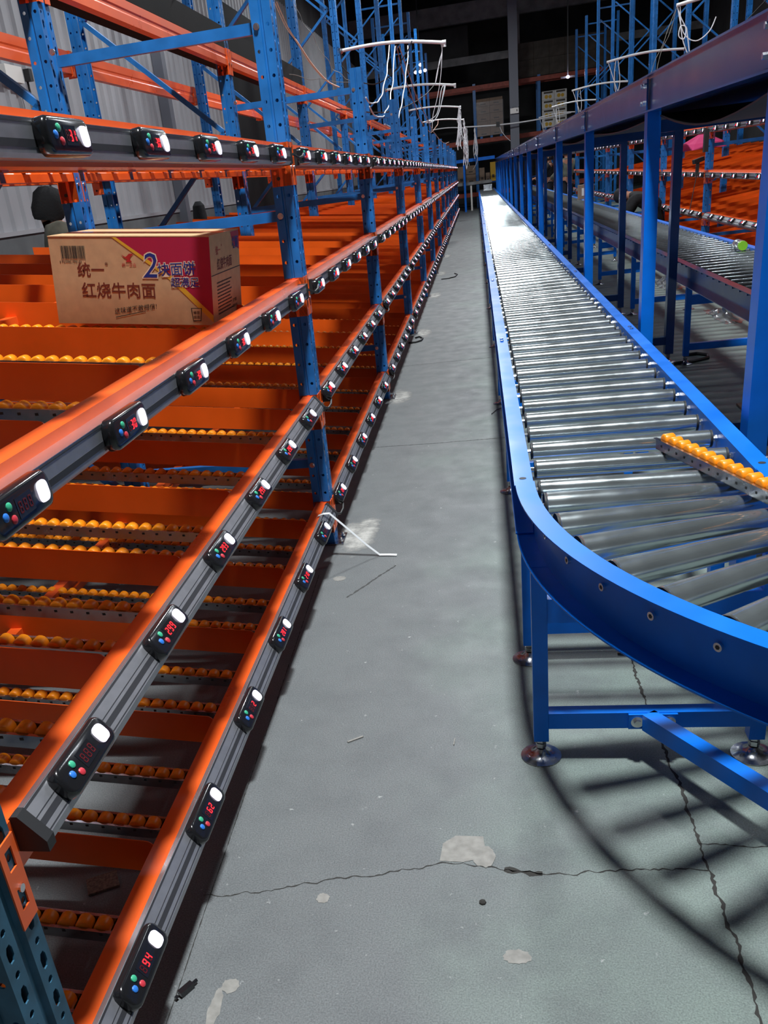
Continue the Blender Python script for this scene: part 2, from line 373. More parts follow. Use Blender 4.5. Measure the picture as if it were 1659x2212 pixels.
FOOT = MB().use(STEEL).box(-.10, .045, -.075, .075, 0, .008).mesh('foot')
def bolt(mb, c, d, r_=.009, h=.010):
    c = Vector(c); d = Vector(d); mb.cyl(c, c+d*.002, r_*1.4, n=12); mb.cyl(c, c+d*h, r_, n=6)
    return mb
def anchor_mesh():
    mb = MB()
    for y in (-.045, .03): mb.cyl((.03, y, 0), (.03, y, .03), .006, n=8); mb.cyl((.03, y, .009), (.03, y, .018), .011, n=6)
    return mb.mesh('anchor_bolts', ZINC)
ANCH = anchor_mesh()
BRH = MB().box(-.90, -.045, -.015, .015, -.02, .02).mesh('brace', BLUE)
YS = [.86, 3.915, 6.94, 10.02, 13.2, 16.3, 19.6, 23.0, 26.3, 29.6, 32.9, 36.2, 39.5]
def spot(side, x, y, z): return (-.74+x, y, z) if side == 0 else (2.90-x, y, z)
RZ = (0, PI)
SIDE = ('left rack', 'right rack')
def frame(side, k, y):
    rz = RZ[side]
    t = thing('rack_frame', 'short blue perforated upright of the %s with cross braces, %s from the near end' % (SIDE[side], ORD[k]), 'rack frame', spot(side, 0, y+PW/2, 0), rz, 'short front frames of the ' + SIDE[side])
    ob('upright', POST_S, t); ob('foot_plate', FOOT, t); ob('anchor_bolts', ANCH, t)
    for z in (2.14, 1.47, .40): ob('brace', BRH, t, (0, -.012, z))
    ob('brace_bolts', cached('bb', lambda: bolt(bolt(bolt(bolt(MB(), (-.062, -PW/2, 2.14), (0, -1, 0)), (-.062, -PW/2, 1.47), (0, -1, 0)), (-.062, -PW/2, .40), (0, -1, 0)), (-.9, -PW/2, 2.17), (0, -1, 0)).mesh('bolts', ZINC)), t)
def diag_mesh():
    mbs = []
    nodes = [(-.10, .3), (-1.0, 1.15), (-.10, 2.0), (-1.0, 2.8), (-.10, 3.6), (-1.0, 4.4), (-.10, 5.2)]
    for a, b_ in zip(nodes, nodes[1:]): mbs.append(MB().bar((a[0], 0, a[1]), (b_[0], 0, b_[1]), .03, .042, (0, 1, 0)).mesh('diagonal_brace', BLUE))
    mbs.append(MB().bar((-.04, 0, .22), (-1.08, 0, .22), .03, .04).mesh('diagonal_brace', BLUE)); mbs.append(MB().bar((-.04, 0, 5.5), (-1.08, 0, 5.5), .03, .04).mesh('diagonal_brace', BLUE))
    return mbs
DIAG = diag_mesh()
def tower(side, k, y):
    rz = RZ[side]
    t = thing('tall_rack_frame', 'tall blue upright frame with zigzag bracing behind the %s, %s from the near end' % (SIDE[side], ORD[k]), 'rack frame', spot(side, -.92, y+PW/2, 0), rz, 'tall frames behind the ' + SIDE[side])
    ob('upright', POST_T, t); ob('upright', POST_T, t, (-1.1, 0, 0), (0, 0, PI)); 
    for m in DIAG: ob('brace', m, t, (0, -.01, 0))
    ob('foot_plate', FOOT, t)
for k, y in enumerate(YS): frame(0, k, y); tower(0, k, y)
nf = bpy.data.objects['rack_frame']; nf['label'] = 'greyish blue perforated upright at the bottom left corner, nearest of left rack'
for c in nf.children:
    if c.name.split('.')[0] == 'upright': c.data = c.data.copy(); c.data.materials[0] = GBLUE
for k, y in enumerate(YS[2:], 0): frame(1, k, y); tower(1, k, y)

def bracket_mesh(sgn):              # L shaped connector at a beam end; sgn -1 = at the beam's -y end
    mb = MB()
    y0 = 0
    # plate on the upright's side face
    mb.box(-.078, .002, -.003*sgn*-1 if False else min(0, .003*sgn), max(0, .003*sgn), -.155, .004)
    # flange over the upright's front face, with openings
    s_ = -sgn if False else sgn
    a, b_ = (0, s_*.046); lo, hi = min(a, b_), max(a, b_)
    X0, X1 = .001, .004
    ym = (lo+hi)/2
    for zz0, zz1 in ((-.155, -.125), (-.085, -.05), (-.012, .004)): mb.box(X0, X1, lo, hi, zz0, zz1)
    for zz0, zz1 in ((-.125, -.085), (-.05, -.012)):
        mb.box(X0, X1, lo, ym-.010, zz0, zz1); mb.box(X0, X1, ym+.010, hi, zz0, zz1)
    mb.use(ORANGE)
    mb.use(ZINC); mb.mi = [0]*len(mb.f); mb.m = [ORANGE, ZINC]; mb.cur = 1
    mb.cyl((.004, ym, -.0875), (.008, ym, -.0875), .007, n=12)
    mb.m.append(BLACKM); mb.cur = 2
    yy = .0035*-sgn if False else 0
    mb.cyl((-.05, -.0038*sgn*-1 if False else -.004*1, -.125), (-.05, .004, -.125), .007, n=10)
    return mb.mesh('bracket')
BRK = {1: bracket_mesh(1), -1: bracket_mesh(-1)}
RAILP = [(0, 0), (.004, .004), (.012, .004), (.052, -.046), (.052, -.064), (.0, -.064)]
def beam_mesh(L):
    mb = MB().use(ORANGE)
    prof = [(-.065, 0), (-.016, 0), (-.016, -.09), (-.065, -.09), (-.065, -.05), (-.060, -.045), (-.060, -.035), (-.065, -.03)]
    return mb.prism(prof, -L/2, L/2).mesh('beam')
def rail_mesh(L, up):
    mb = MB().use(ALU)
    h = L/2-.05; e = .0008
    if up:                          # face tipped up towards the picker
        nx, nz = .781, .625; dx, dz = .625, -.781; ax, az, F = .012, .003, .058
        ex, ez = ax+dx*F, az+dz*F
        mb.prism([(0, 0), (.004, .003), (ax, az), (ex, ez), (ex, ez-.014), (.0, ez-.014)], -h, h)
        gr = ((.0, .004), (.0245, .026), (.033, .044), (.053, .055))
    else:                           # upright face under a flat top lip
        nx, nz = 1, 0; dx, dz = 0, -1; ax, az, F = .036, -.022, .052
        ex, ez = ax, az-F
        mb.prism([(0, az), (ax, az), (ax, ez), (.030, ez-.007), (0, ez-.007)], -h, h)
        gr = ((.004, .006), (.031, .043))
    mb.use(GROOVE)
    for s0, s1 in gr:
        p = [(ax+dx*s0, az+dz*s0), (ax+dx*s1, az+dz*s1)]
        mb.prism([p[0], (p[0][0]+nx*e, p[0][1]+nz*e), (p[1][0]+nx*e, p[1][1]+nz*e), p[1]], -h+.002, h-.002)
    mb.use(ALUTOP)
    if up: mb.prism([(.001, .003), (.011, .0038), (.011, .0045), (.001, .0045)], -h, h)
    else: mb.prism([(.0, az), (ax+.001, az), (ax+.001, az+.001), (0, az+.001)], -h, h)
    return mb.mesh('tag_rail')
CAPS = {True: MB().prism([(-.002, .002), (.003, .006), (.013, .006), (.052, -.042), (.052, -.062), (-.002, -.062)], -.012, .012).mesh('end_cap', BLACKM),
        False: MB().prism([(-.002, -.020), (.039, -.020), (.039, -.078), (.030, -.083), (-.002, -.083)], -.012, .012).mesh('end_cap', BLACKM)}
LV = [(1.735, 'top'), (1.22, 'third'), (.72, 'second'), (.215, 'lowest')]
LVR = [(1.70, 'top'), (1.185, 'third'), (.68, 'second'), (.18, 'lowest')]
CLIP = MB().box(-.068, -.066, -.008, .008, -.110, -.03).box(-.068, -.058, -.012, .012, -.094, -.090).mesh('track_clip', STEEL)
def baylen(y0, y1): return round(y1-y0-PW, 3)
def front_beam(side, bay, y0, y1, z, lv):
    L = baylen(y0, y1); ym = (y0+PW+y1)/2
    t = thing('shelf_beam', 'orange front beam with grey tag rail, %s level of %s, %s bay from near end' % (lv, SIDE[side], ORD[bay]), 'beam', spot(side, 0, ym, z), RZ[side], '%s-level front beams of the %s' % (lv, SIDE[side]))
    ob('beam', cached(('beam', L), lambda: beam_mesh(L)), t)
    ob('bracket', BRK[1], t, (0, L/2, 0)); ob('bracket', BRK[-1], t, (0, -L/2, 0))
    up = lv in ('lowest', 'second')
    rl = ob('tag_rail', cached(('rail', L, up), lambda: rail_mesh(L, up)), t, (-.016, 0, 0))
    for s in (-1, 1): ob('end_cap', CAPS[up], rl, (0, s*(L/2-.042), 0))
    ob('link_cable', cached('lc', lambda: MB().tube([(.03, -.10, -.045), (.045, -.05, -.06), (.05, 0, -.055), (.045, .05, -.045), (.03, .10, -.03)], .005).mesh('link_cable', CABB, True)), t, (-.0, L/2+.05, 0))
    if lv == 'top' and side == 0 and bay < 2:
        for q in (-1.2, -.85, -.5, -.2, .1, .4, .7, 1.0, 1.25): ob('track_clip', CLIP, t, (0, q, 0))
def inner_mesh(L, h=.075):
    return MB().prism([(0, 0), (-.045, 0), (-.045, -h), (0, -h), (0, -h*.62), (-.004, -h*.55), (-.004, -h*.45), (0, -h*.38)], -L/2, L/2).mesh('beam', ORANGE)
def inner_beam(side, bay, y0, y1, x, z, lab, grp, h=.075, brk=True):
    L = baylen(y0, y1); ym = (y0+PW+y1)/2
    t = thing('support_beam', lab, 'beam', spot(side, x, ym, z), RZ[side], grp)
    ob('beam', cached(('ib', L, h), lambda: inner_mesh(L, h)), t)
    ob('bracket', BRK[1], t, (.0, L/2, 0)); ob('bracket', BRK[-1], t, (.0, -L/2, 0))

# tag module -------------------------------------------------------------
SEGS = {'0': 'abcdef', '1': 'bc', '2': 'abged', '3': 'abgcd', '4': 'fgbc', '5': 'afgcd', '6': 'afgedc', '7': 'abc', '8': 'abcdefg', '9': 'abcdfg', ' ': ''}
def seg_boxes(mb, M, lit):
    w_, h_, t = .0095, .0185, .0022
    R = {'a': (0, h_-t/2, w_-t, t), 'g': (0, h_/2, w_-t, t), 'd': (0, t/2, w_-t, t), 'b': (w_/2-t/2+.0005, h_*.75, t, h_/2-t), 'c': (w_/2-t/2, h_*.25, t, h_/2-t), 'f': (-w_/2+t/2, h_*.75, t, h_/2-t), 'e': (-w_/2+t/2-.0005, h_*.25, t, h_/2-t)}
    for k in lit:
        x, y, a, b_ = R[k]; mb.box(x-a/2, x+a/2, y-b_/2, y+b_/2, 0, .0006, M)
def display_mesh(txt, dim=False):
    mb = MB()
    for i, ch in enumerate(txt.rjust(3)):
        M = Matrix.Translation((-.0155+i*.0155, -.0095, .0007))
        on = SEGS[ch]; off = [q for q in 'abcdefg' if q not in on]
        if on: mb.use(SEGOFF if dim else SEG); seg_boxes(mb, M, on)
        mb.use(SEGOFF); seg_boxes(mb, M, off)
    return mb.mesh('digits')
DWIN = MB().box(-.026, .026, -.016, .016, 0, .0006).mesh('display', BLACK)
def rrect(a, b_, r_, n=4):
    P = []
    for cx, cy, t0 in ((a-r_, b_-r_, 0), (-a+r_, b_-r_, PI/2), (-a+r_, -b_+r_, PI), (a-r_, -b_+r_, 1.5*PI)):
        for i in range(n+1): t = t0+PI/2*i/n; P.append((cx+r_*math.cos(t), cy+r_*math.sin(t)))
    return P
def body_mesh():
    mb = MB(); rings = [(.095, .031, .020, 0), (.095, .031, .020, .016), (.092, .0285, .018, .021), (.087, .024, .015, .023)]
    n = 20
    for a, b_, r_, z in rings: mb.v += [Vector((x, y, z)) for x, y in rrect(a, b_, r_)]
    for k in range(3):
        for i in range(n): j = (i+1) % n; mb.face((k*n+i, k*n+j, (k+1)*n+j, (k+1)*n+i))
    mb.face([3*n+i for i in range(n)]); mb.face([i for i in range(n)][::-1])
    return mb.mesh('body', BLACK, True)
BODY = body_mesh()
def lens_mesh():
    mb = MB(); n = 20
    for a, b_, z in ((.0165, .0175, 0), (.0158, .0168, .0035), (.011, .012, .0055), (.004, .005, .006)): mb.v += [Vector((x, y, z)) for x, y in rrect(a, b_, min(a, b_)*.7)]
    for k in range(3):
        for i in range(n): j = (i+1) % n; mb.face((k*n+i, k*n+j, (k+1)*n+j, (k+1)*n+i))
    mb.face([3*n+i for i in range(n)]); return mb.mesh('lamp', LED, True)
LENS = lens_mesh()
def btn(m): return MB().lathe((0, 0, 0), [(.0070, 0), (.0070, .002), (.0055, .0032), (.002, .004)], 14).mesh('button', m, True)
BTN = [btn(BTN_G), btn(BTN_R), btn(BTN_B)]
def pick_tag(side, y, z, label, group, txt, dim=False, on=True):
    t = thing('pick_light_tag', label, 'pick light', (0, 0, 0), 0, group)
    # module lies on the rail's slope: local x along the row (reading direction), local y up the slope
    up = z < 1.0
    if up: sn, cs = .625, .781; ox, oz = -.004+.625*.031, .003-.781*.031
    else: sn, cs = .10, .995; ox, oz = .0225, -.050
    rx = Vector((0, 1, 0)); ry = Vector((-sn, 0, cs)); rz = Vector((cs, 0, sn)); o = Vector((ox, 0, oz))
    if side: rx = Vector((0, -1, 0)); ry.x *= -1; rz.x *= -1; o.x *= -1
    base = Vector(spot(side, 0, y, z)); o = Vector((base.x+o.x, y, base.z+o.z))
    t.matrix_world = Matrix(((rx.x, ry.x, rz.x, o.x), (rx.y, ry.y, rz.y, o.y), (rx.z, ry.z, rz.z, o.z), (0, 0, 0, 1)))
    ob('body', BODY, t); ob('lamp', LENS, t, (.060, 0, .0225))
    dw = ob('display', DWIN, t, (-.001, 0, .0232)); ob('digits', cached(('disp', txt, dim), lambda: display_mesh(txt, dim)), dw)
    for k, (bx, by) in enumerate(((-.047, .011), (-.044, -.010), (-.064, .000))): ob('button', BTN[k], t, (bx, by, .0228))
    return t
NUM = {(0, 0): ['31', '31', '30', '31', '31', '31'], (0, 1): ['', '30', '30', '30', '2', '1'], (0, 2): ['888', '299', '293', '293', '292', ''], (0, 3): ['94', '62', '2', '281', '210', '']}
def tag_ys(y0, y1, bay):
    if bay == 0: return [1.19+.472*i for i in range(6)]
    p = (y1-y0-.66)/5; return [y0+.18+p*i for i in range(6)]
ntag = 0
def far_tags(side, bay, y0, y1, z, lv, mb):
    for y in tag_ys(y0, y1, bay):
        u_ = z < 1; o = Vector(spot(side, .018, y, z-(.02 if u_ else .05))); s = 1 if side == 0 else -1; a_, c_ = (.625, .781) if u_ else (.1, .995)
        M = Matrix(((0, -a_*s, c_*s, o.x), (1, 0, 0, o.y), (0, c_, a_, o.z), (0, 0, 0, 1)))
        mb.use(BLACK).box(-.095, .095, -.035, .035, 0, .022, M); mb.use(LED).box(.042, .078, -.019, .019, .022, .027, M)
        mb.use(SEG).box(-.012, .018, -.008, .008, .022, .0235, M)
stuffmb = MB()
def divider_mesh():
    mb = MB(); n = 6; L = 1.97; H = .092; c = .018
    out = [(0, -H)]+[(0, -c)]+[(-c+c*math.cos(t), -c+c*math.sin(t)) for t in [PI/2*i/n for i in range(1, n)]]+[(-c, 0), (-L, 0), (-L, -H)]
    SL = .11
    P = [(x, z-x*SL) for x, z in out]
    mb.prism(P, -.0015, .0015); mb.prism([(0, -H), (0, -H+.003), (-L, -H+.003+L*SL), (-L, -H+L*SL)], .0015, .03)
    return mb.mesh('lane_divider', ORANGE2)
DIV = divider_mesh()
SL = .11
def track_mesh():
    mb = MB(); L = 1.95; w_ = .020; h = .03; t = .002
    def zz(x): return -x*SL
    for s in (-1, 1):
        y0, y1 = (w_-t, w_) if s > 0 else (-w_, -w_+t)
        mb.prism([(0, 0), (0, -h), (-L, -h+L*SL), (-L, L*SL)], y0, y1)
        a, b_ = (w_-t, w_+.006) if s > 0 else (-w_-.006, -w_+t)
        mb.prism([(0, .0), (0, .0018), (-L, .0018+L*SL), (-L, L*SL)], a, b_)
    mb.prism([(0, -h), (0, -h-t), (-L, -h-t+L*SL), (-L, -h+L*SL)], -w_, w_)
    mb.use(STEEL); mb.mi = [0]*len(mb.f); mb.use(BLACKM)
    for k in range(46):
        x = -.035-.042*k
        mb.box(x-.004, x+.004, -w_-.0006, -w_, -.014-x*SL, -.008-x*SL)
    return mb.mesh('rail')
TRK = track_mesh()
def wheel_mb(mb, x, z, n=14):
    c = Vector((x, 0, z)); prof = [(.004, -.0165), (.013, -.0165), (.0165, -.0155), (.0185, -.013), (.0185, .013), (.0165, .0155), (.013, .0165), (.004, .0165)]
    return mb.lathe(c, prof, n, 'y')
WHL = wheel_mb(MB(), 0, 0, 16).mesh('wheel', WHEEL, True)
def wheels_all():
    mb = MB()
    for k in range(46): x = -.035-.042*k; wheel_mb(mb, x, -x*SL-.006, 8)
    return mb.mesh('wheels', WHEEL, True)
WALL_ = wheels_all()
def lane_kit(side, bay, y0, y1, z, lv, tracks, single, divs=True):
    k = 0; q = 0
    for i in range(6):
        yd = y0+.14+.535*i
        if yd > y1-.04: break
        if divs:
            d = ob('lane_divider', DIV, None, spot(side, -.068, yd, z), (0, 0, RZ[side]))
            tag(d, 'long orange lane divider, %s in %s bay, %s level of %s' % (ORD[i], ORD[bay], lv, SIDE[side]), 'divider', '%s-level dividers, %s bay of the %s' % (lv, ORD[bay], SIDE[side]))
        if tracks:
            for off in (.13, .33):
                yt = yd+off
                if yt > y1-.035: continue
                t = thing('roller_track', 'galvanised track of orange wheels, %s in %s bay, %s level of left rack' % (ORD[q], ORD[bay], lv), 'roller track', spot(side, -.09, yt, z-.056), RZ[side], '%s-level wheel tracks, %s bay' % (lv, ORD[bay]))
                ob('rail', TRK, t)
                if single:
                    for n in range(46): x = -.035-.042*n; ob('wheel', WHL, t, (x, 0, -x*SL-.006), (0, random.uniform(0, 6), 0))
                else: ob('wheels', WALL_, t)
                q += 1
farm = MB()
for bay in range(12):
    y0, y1 = YS[bay], YS[bay+1]
    for li, (z, lv) in enumerate(LV):
        front_beam(0, bay, y0, y1, z, lv)
        if bay < 8:
            for i, y in enumerate(tag_ys(y0, y1, bay)):
                txt = NUM.get((bay, li), [random.choice(['31', '30', '293', '210', '29', '2', '21', '']) for _ in range(6)])[i]
                lab = 'black pick light tag, %s along %s bay, %s level of left rack' % (ORD[i], ORD[bay], lv)
                if bay == 0 and txt and txt not in ('31', '30', '293'): lab = 'black pick light tag %s %s, %s of six on %s level near end' % ('with unlit digits' if txt == '888' else 'showing red', '' if txt == '888' else txt, ORD[i], lv); lab = ' '.join(lab.split())
                pick_tag(0, y, z, lab, 'pick lights on the %s level, %s bay of left rack' % (lv, ORD[bay]), txt if txt else '888', dim=(txt in ('', '888')))
        else: far_tags(0, bay, y0, y1, z, lv, farm)
        inner_beam(0, bay, y0, y1, -.925, z+.045, 'orange support beam midway under the lanes, %s level, %s bay of left rack' % (lv, ORD[bay]), '%s-level mid beams of the left rack' % lv)
        if z > 1 or bay < 3: inner_beam(0, bay, y0, y1, -2.0, z+.13, 'orange support beam at lane loading end, %s level, %s bay of left rack' % (lv, ORD[bay]), '%s-level rear beams of the left rack' % lv)
        lane_kit(0, bay, y0, y1, z, lv, tracks=(bay < 3), single=(bay == 0 and li > 0), divs=(bay < 7))
    # tall rack beams behind
    inner_beam(0, bay, y0, y1, -.915, 2.50, 'orange pallet beam at head height on tall frames behind left rack, %s bay' % ORD[bay], 'front pallet beams behind the left rack', .10)
    inner_beam(0, bay, y0, y1, -2.05, 2.64, 'wide ribbed orange pallet beam on the wall side of tall frames, %s bay' % ORD[bay], 'wall-side pallet beams', .14)
    if bay < 3:
        L = baylen(y0, y1); d = ob('shelf_deck', cached(('deck', L), lambda: MB().box(-.30, 0, -L/2-.05, L/2+.05, 0, .02).box(-.005, .03, -L/2-.05, L/2+.05, -.0, .13).mesh('deck', DECK)), None, spot(0, -.95, (y0+y1+PW)/2, 2.505))
        tag(d, 'black film covered board on tall frames behind left rack, %s bay' % ORD[bay], 'shelf deck', 'black decks on the tall frames')
tag(ob('pick_light_tags', farm.mesh('pick_light_tags'), None), 'tiny white pick lights along the far third of the left rack', 'pick light', kind='stuff')
mbd = MB()
for bay in range(7, 12):
    for z, lv in LV:
        for i in range(6):
            yd = YS[bay]+.14+.535*i; M = Matrix.Translation(spot(0, -.068, yd, z))
            mbd.prism([(0, -.092), (0, 0), (-1.97, 1.97*SL), (-1.97, 1.97*SL-.092)], -.0015, .0015, M)
tag(ob('lane_dividers', mbd.mesh('lane_dividers', ORANGE2), None), 'orange lane dividers crowded together at the far end of left rack', 'divider', kind='stuff')
for bb in range(10):
    bay = bb; y0, y1 = YS[bb+2], YS[bb+3]
    for li, (z, lv) in enumerate(LVR):
        front_beam(1, bay, y0, y1, z, lv)
        if bb < 6:
            for i, y in enumerate(tag_ys(y0, y1, 1)):
                if ntag > 106 or li == 3: break
                pick_tag(1, y, z, 'black pick light tag, %s along %s bay, %s level of right rack' % (ORD[i], ORD[bay], lv), 'pick lights on the %s level, %s bay of right rack' % (lv, ORD[bay]), random.choice(['31', '2', '29', '281']), dim=random.random() < .5); ntag += 1
        if bb < 5:
            inner_beam(1, bay, y0, y1, -.925, z+.045, 'orange support beam midway under the lanes, %s level, %s bay of right rack' % (lv, ORD[bay]), '%s-level mid beams of the right rack' % lv)
            lane_kit(1, bay, y0, y1, z, lv, tracks=False, single=False)
    if bb < 6: inner_beam(1, bay, y0, y1, -.915, 2.50, 'orange pallet beam at head height behind right rack, %s bay' % ORD[bay], 'pallet beams behind the right rack', .10)

# ------------------------------------------------------------------ main roller conveyor
CX, CY, RO = 1.464, 2.385, 1.385
def chan_prof(z1=.75, z0=.605, w_=.052, t=.004):
    # web on the inside (x=w_), flanges pointing to x=0
    return [(0, z1), (w_, z1), (w_, z0), (0, z0), (0, z0+t), (w_-t, z0+t), (w_-t, z1-t), (0, z1-t)]
def sweep(mb, prof, path):
    """path: list of (origin xy, inward dir xy)"""
    n = len(prof); b0 = len(mb.v)
    for (ox, oy), (dx, dy) in path:
        for x, z in prof: mb.v.append(Vector((ox+dx*x, oy+dy*x, z)))
    for k in range(len(path)-1):
        for i in range(n): j = (i+1) % n; mb.face((b0+k*n+i, b0+k*n+j, b0+(k+1)*n+j, b0+(k+1)*n+i))
    mb.face([b0+i for i in range(n)][::-1]); mb.face([b0+(len(path)-1)*n+i for i in range(n)])
    return mb
def hexbolt(mb, c, d): return bolt(mb, c, d, .011, .012)
conv = thing('roller_conveyor', 'long blue roller conveyor with zinc rollers running down the main aisle', 'conveyor', (0, 0, 0))
YE = 42.0
ob('side_channel', sweep(MB(), chan_prof(), [((.070, CY+.002), (1, 0)), ((.070, YE), (1, 0))]).mesh('side_channel', CBLUE), conv)
ob('side_channel', sweep(MB(), chan_prof(), [((.745, CY+.002), (-1, 0)), ((.745, YE), (-1, 0))]).mesh('side_channel', CBLUE), conv)
mbb = MB()
k = 0
for yy in [4.70, 7.42, 10.1, 12.8, 15.5, 18.2, 20.9, 23.6]:
    for xx in (.095, .720):
        for dy in (-.03, .03): mbb.cyl((xx, yy+dy, .75), (xx, yy+dy, .757), .009, n=6)
ob('joint_bolts', mbb.mesh('joint_bolts', ZINC), conv)
mbb = MB()
for xx in (.095, .722): mbb.cyl((xx, CY+.06, .7495), (xx, CY+.06, .7508), .010, n=12)
ob('bolt_holes', mbb.mesh('bolt_holes', BLACKM), conv)
def roller_mesh(x0=.140, x1=.672, r0=.0265, r1=.0265, n=20):
    mb = MB().use(ROLL)
    mb.lathe((0, 0, 0), [(r0*.9, x0), (r0, x0+.003), (r1, x1-.003), (r1*.9, x1)], n, 'x')
    mb.use(BLACKM); mb.cyl((x1, 0, 0), (x1+.005, 0, 0), r1*1.0, n=n); mb.cyl((x0-.004, 0, 0), (x0, 0, 0), r0*1.0, n=n)
    mb.use(ZINC); mb.cyl((x0-.032, 0, 0), (x0-.004, 0, 0), .006, n=6); mb.cyl((x1+.005, 0, 0), (x1+.03, 0, 0), .006, n=6); mb.cyl((x1+.013, 0, 0), (x1+.020, 0, 0), .011, n=6)
    return mb.mesh('roller', None, True)
RM = roller_mesh()
ny = int((YE-2.425)/.191); rs = MB().use(ROLL)
for i in range(ny):
    y = 2.425+.191*i
    if i < 96: ob('roller', RM, conv, (0, y, .7205), (random.uniform(0, 6), 0, 0))
    else: rs.cyl((.14, y, .7205), (.672, y, .7205), .0245, n=12)
o = ob('far_rollers', rs.mesh('far_rollers', None, True), conv); o['kind'] = 'stuff'
LEG = MB().box(-.02, .021, -.02, .021, .062, .605).mesh('leg', CBLUE)
FT = MB().use(STEEL).lathe((0, 0, 0), [(.056, 0), (.057, .004), (.045, .007), (.026, .012), (.017, .024), (.014, .030), (.008, .032), (.008, .064)], 24).cyl((0, 0, .034), (0, 0, .048), .015, n=6).cyl((0, 0, .052), (0, 0, .062), .015, n=6).mesh('levelling_foot', None, True)
def stand(parent, xa, xb, y, dy=0.):
    for x in (xa, xb): ob('levelling_foot', FT, ob('leg', LEG, parent, (x, y, 0)))
    ob('cross_bar', cached(('xb', xa, xb), lambda: MB().box(xa+.02, xb-.02, -.02, .02, .105, .155).mesh('cross_bar', CBLUE)), parent, (0, y, 0))
    ob('cross_bar', cached(('xc', xa, xb), lambda: MB().box(xa+.02, xb-.02, -.02, .02, .44, .51).mesh('cross_bar', CBLUE)), parent, (0, y, 0))
for y in [2.74, 4.53, 6.5, 8.8, 11.4, 14.1, 16.8, 19.5, 22.2, 24.9, 27.6, 30.3, 33, 35.7, 38.4, 41]: stand(conv, .115, .70, y)
# curved section
bend = thing('curved_roller_conveyor', 'blue curved conveyor section with fanned tapered rollers at the near end', 'conveyor', (0, 0, 0))
def arc(R, inward, a0=0, a1=62, n=40):
    out = []
    for i in range(n+1):
        t = math.radians(a0+(a1-a0)*i/n); c, s = math.cos(t), math.sin(t)
        out.append(((CX-R*c, CY-R*s), ((c, s) if inward else (-c, -s))))
    return out
ob('outer_channel', sweep(MB(), chan_prof(.752, .60, .052), arc(RO+.006, True, -1, 75)).mesh('outer_channel', CBLUE, True), bend)
ob('inner_channel', sweep(MB(), chan_prof(.752, .60, .052), arc(.718, False, -1, 75)).mesh('inner_channel', CBLUE, True), bend)
def bend_roller():
    mb = MB().use(ROLL); r0, r1 = .0345, .0250
    mb.lathe((0, 0, 0), [(r0*.9, .068), (r0, .072), (r1, .600), (r1*.9, .604)], 24, 'x')
    mb.use(BLACKM); mb.cyl((.604, 0, 0), (.609, 0, 0), r1, n=16); mb.cyl((.064, 0, 0), (.068, 0, 0), r0, n=16)
    mb.use(ZINC); mb.cyl((.05, 0, 0), (.064, 0, 0), .006, n=8); mb.cyl((.609, 0, 0), (.62, 0, 0), .006, n=8)
    return mb.mesh('roller', None, True)
BR = bend_roller()
SCREW = MB().cyl((.001, 0, 0), (.0, 0, 0), .019, n=18).cyl((-.012, 0, 0), (0.001, 0, 0), .011, n=12).use(ZINC)
SCREW = MB().use(ZINC).cyl((-.002, 0, 0), (.0, 0, 0), .016, n=18).cyl((-.013, 0, 0), (-.002, 0, 0), .0095, n=12).use(BLACKM).cyl((-.0135, 0, 0), (-.012, 0, 0), .005, n=6).mesh('screw')
for k in range(10):
    t = math.radians(2.8+7.15*k); c, s = math.cos(t), math.sin(t)
    ob('roller', BR, bend, (CX-RO*c, CY-RO*s, .711), (0, 0, t))
    ob('axle_screw', SCREW, bend, (CX-(RO-.048)*c, CY-(RO-.048)*s, .690), (0, 0, t))
for x in (.118, .688): ob('levelling_foot', FT, ob('leg', LEG, bend, (x, 2.17, 0)))
ob('cross_bar', MB().box(.138, .668, 2.15, 2.19, .105, .155).mesh('cross_bar', CBLUE), bend)
ob('cross_bar', MB().box(.138, .668, 2.15, 2.19, .44, .51).mesh('cross_bar', CBLUE), bend)
ob('stretcher', MB().bar((.405, 2.15, .13), (.93, 1.36, .13), .042, .05).box(.352, .48, 2.142, 2.150, .107, .153).mesh('stretcher', CBLUE), bend)
ob('levelling_foot', FT, ob('leg', LEG, bend, (.95, 1.33, 0)))
mbb = MB()
for x in (.375, .458): hexbolt(mbb, (x, 2.142, .13), (0, -1, 0)); mbb.cyl((x, 2.142, .13), (x, 2.1395, .13), .017, n=18)
ob('stretcher_bolts', mbb.mesh('stretcher_bolts', ZINC), bend)
# the loose wheel track lying on the conveyor
a = Vector((.505, 2.655, .748)); b2 = Vector((.745, 1.90, .752)); d = b2-a
t = thing('loose_roller_track', 'short galvanised track of bright orange wheels lying loose across the conveyor', 'roller track', a, math.atan2(d.y, d.x)+PI)
mb = MB().use(STEEL); L = d.length; w_ = .020
for s in (-1, 1): mb.box(-L, 0, min(s*w_, s*(w_-.002)), max(s*w_, s*(w_-.002)), 0, .034); mb.box(-L, 0, min(s*w_, s*(w_+.007)), max(s*w_, s*(w_+.007)), .032, .034)
mb.box(-L, 0, -w_, w_, 0, .002)
mb.use(BLACKM)
for k in range(17): mb.box(-.036-.042*k, -.030-.042*k, -w_-.001, -w_, .012, .018); mb.box(-.036-.042*k, -.030-.042*k, w_, w_+.001, .012, .018)
ob('rail', mb.mesh('rail'), t)
for k in range(17): ob('wheel', WHL, t, (-.035-.042*k, 0, .032))

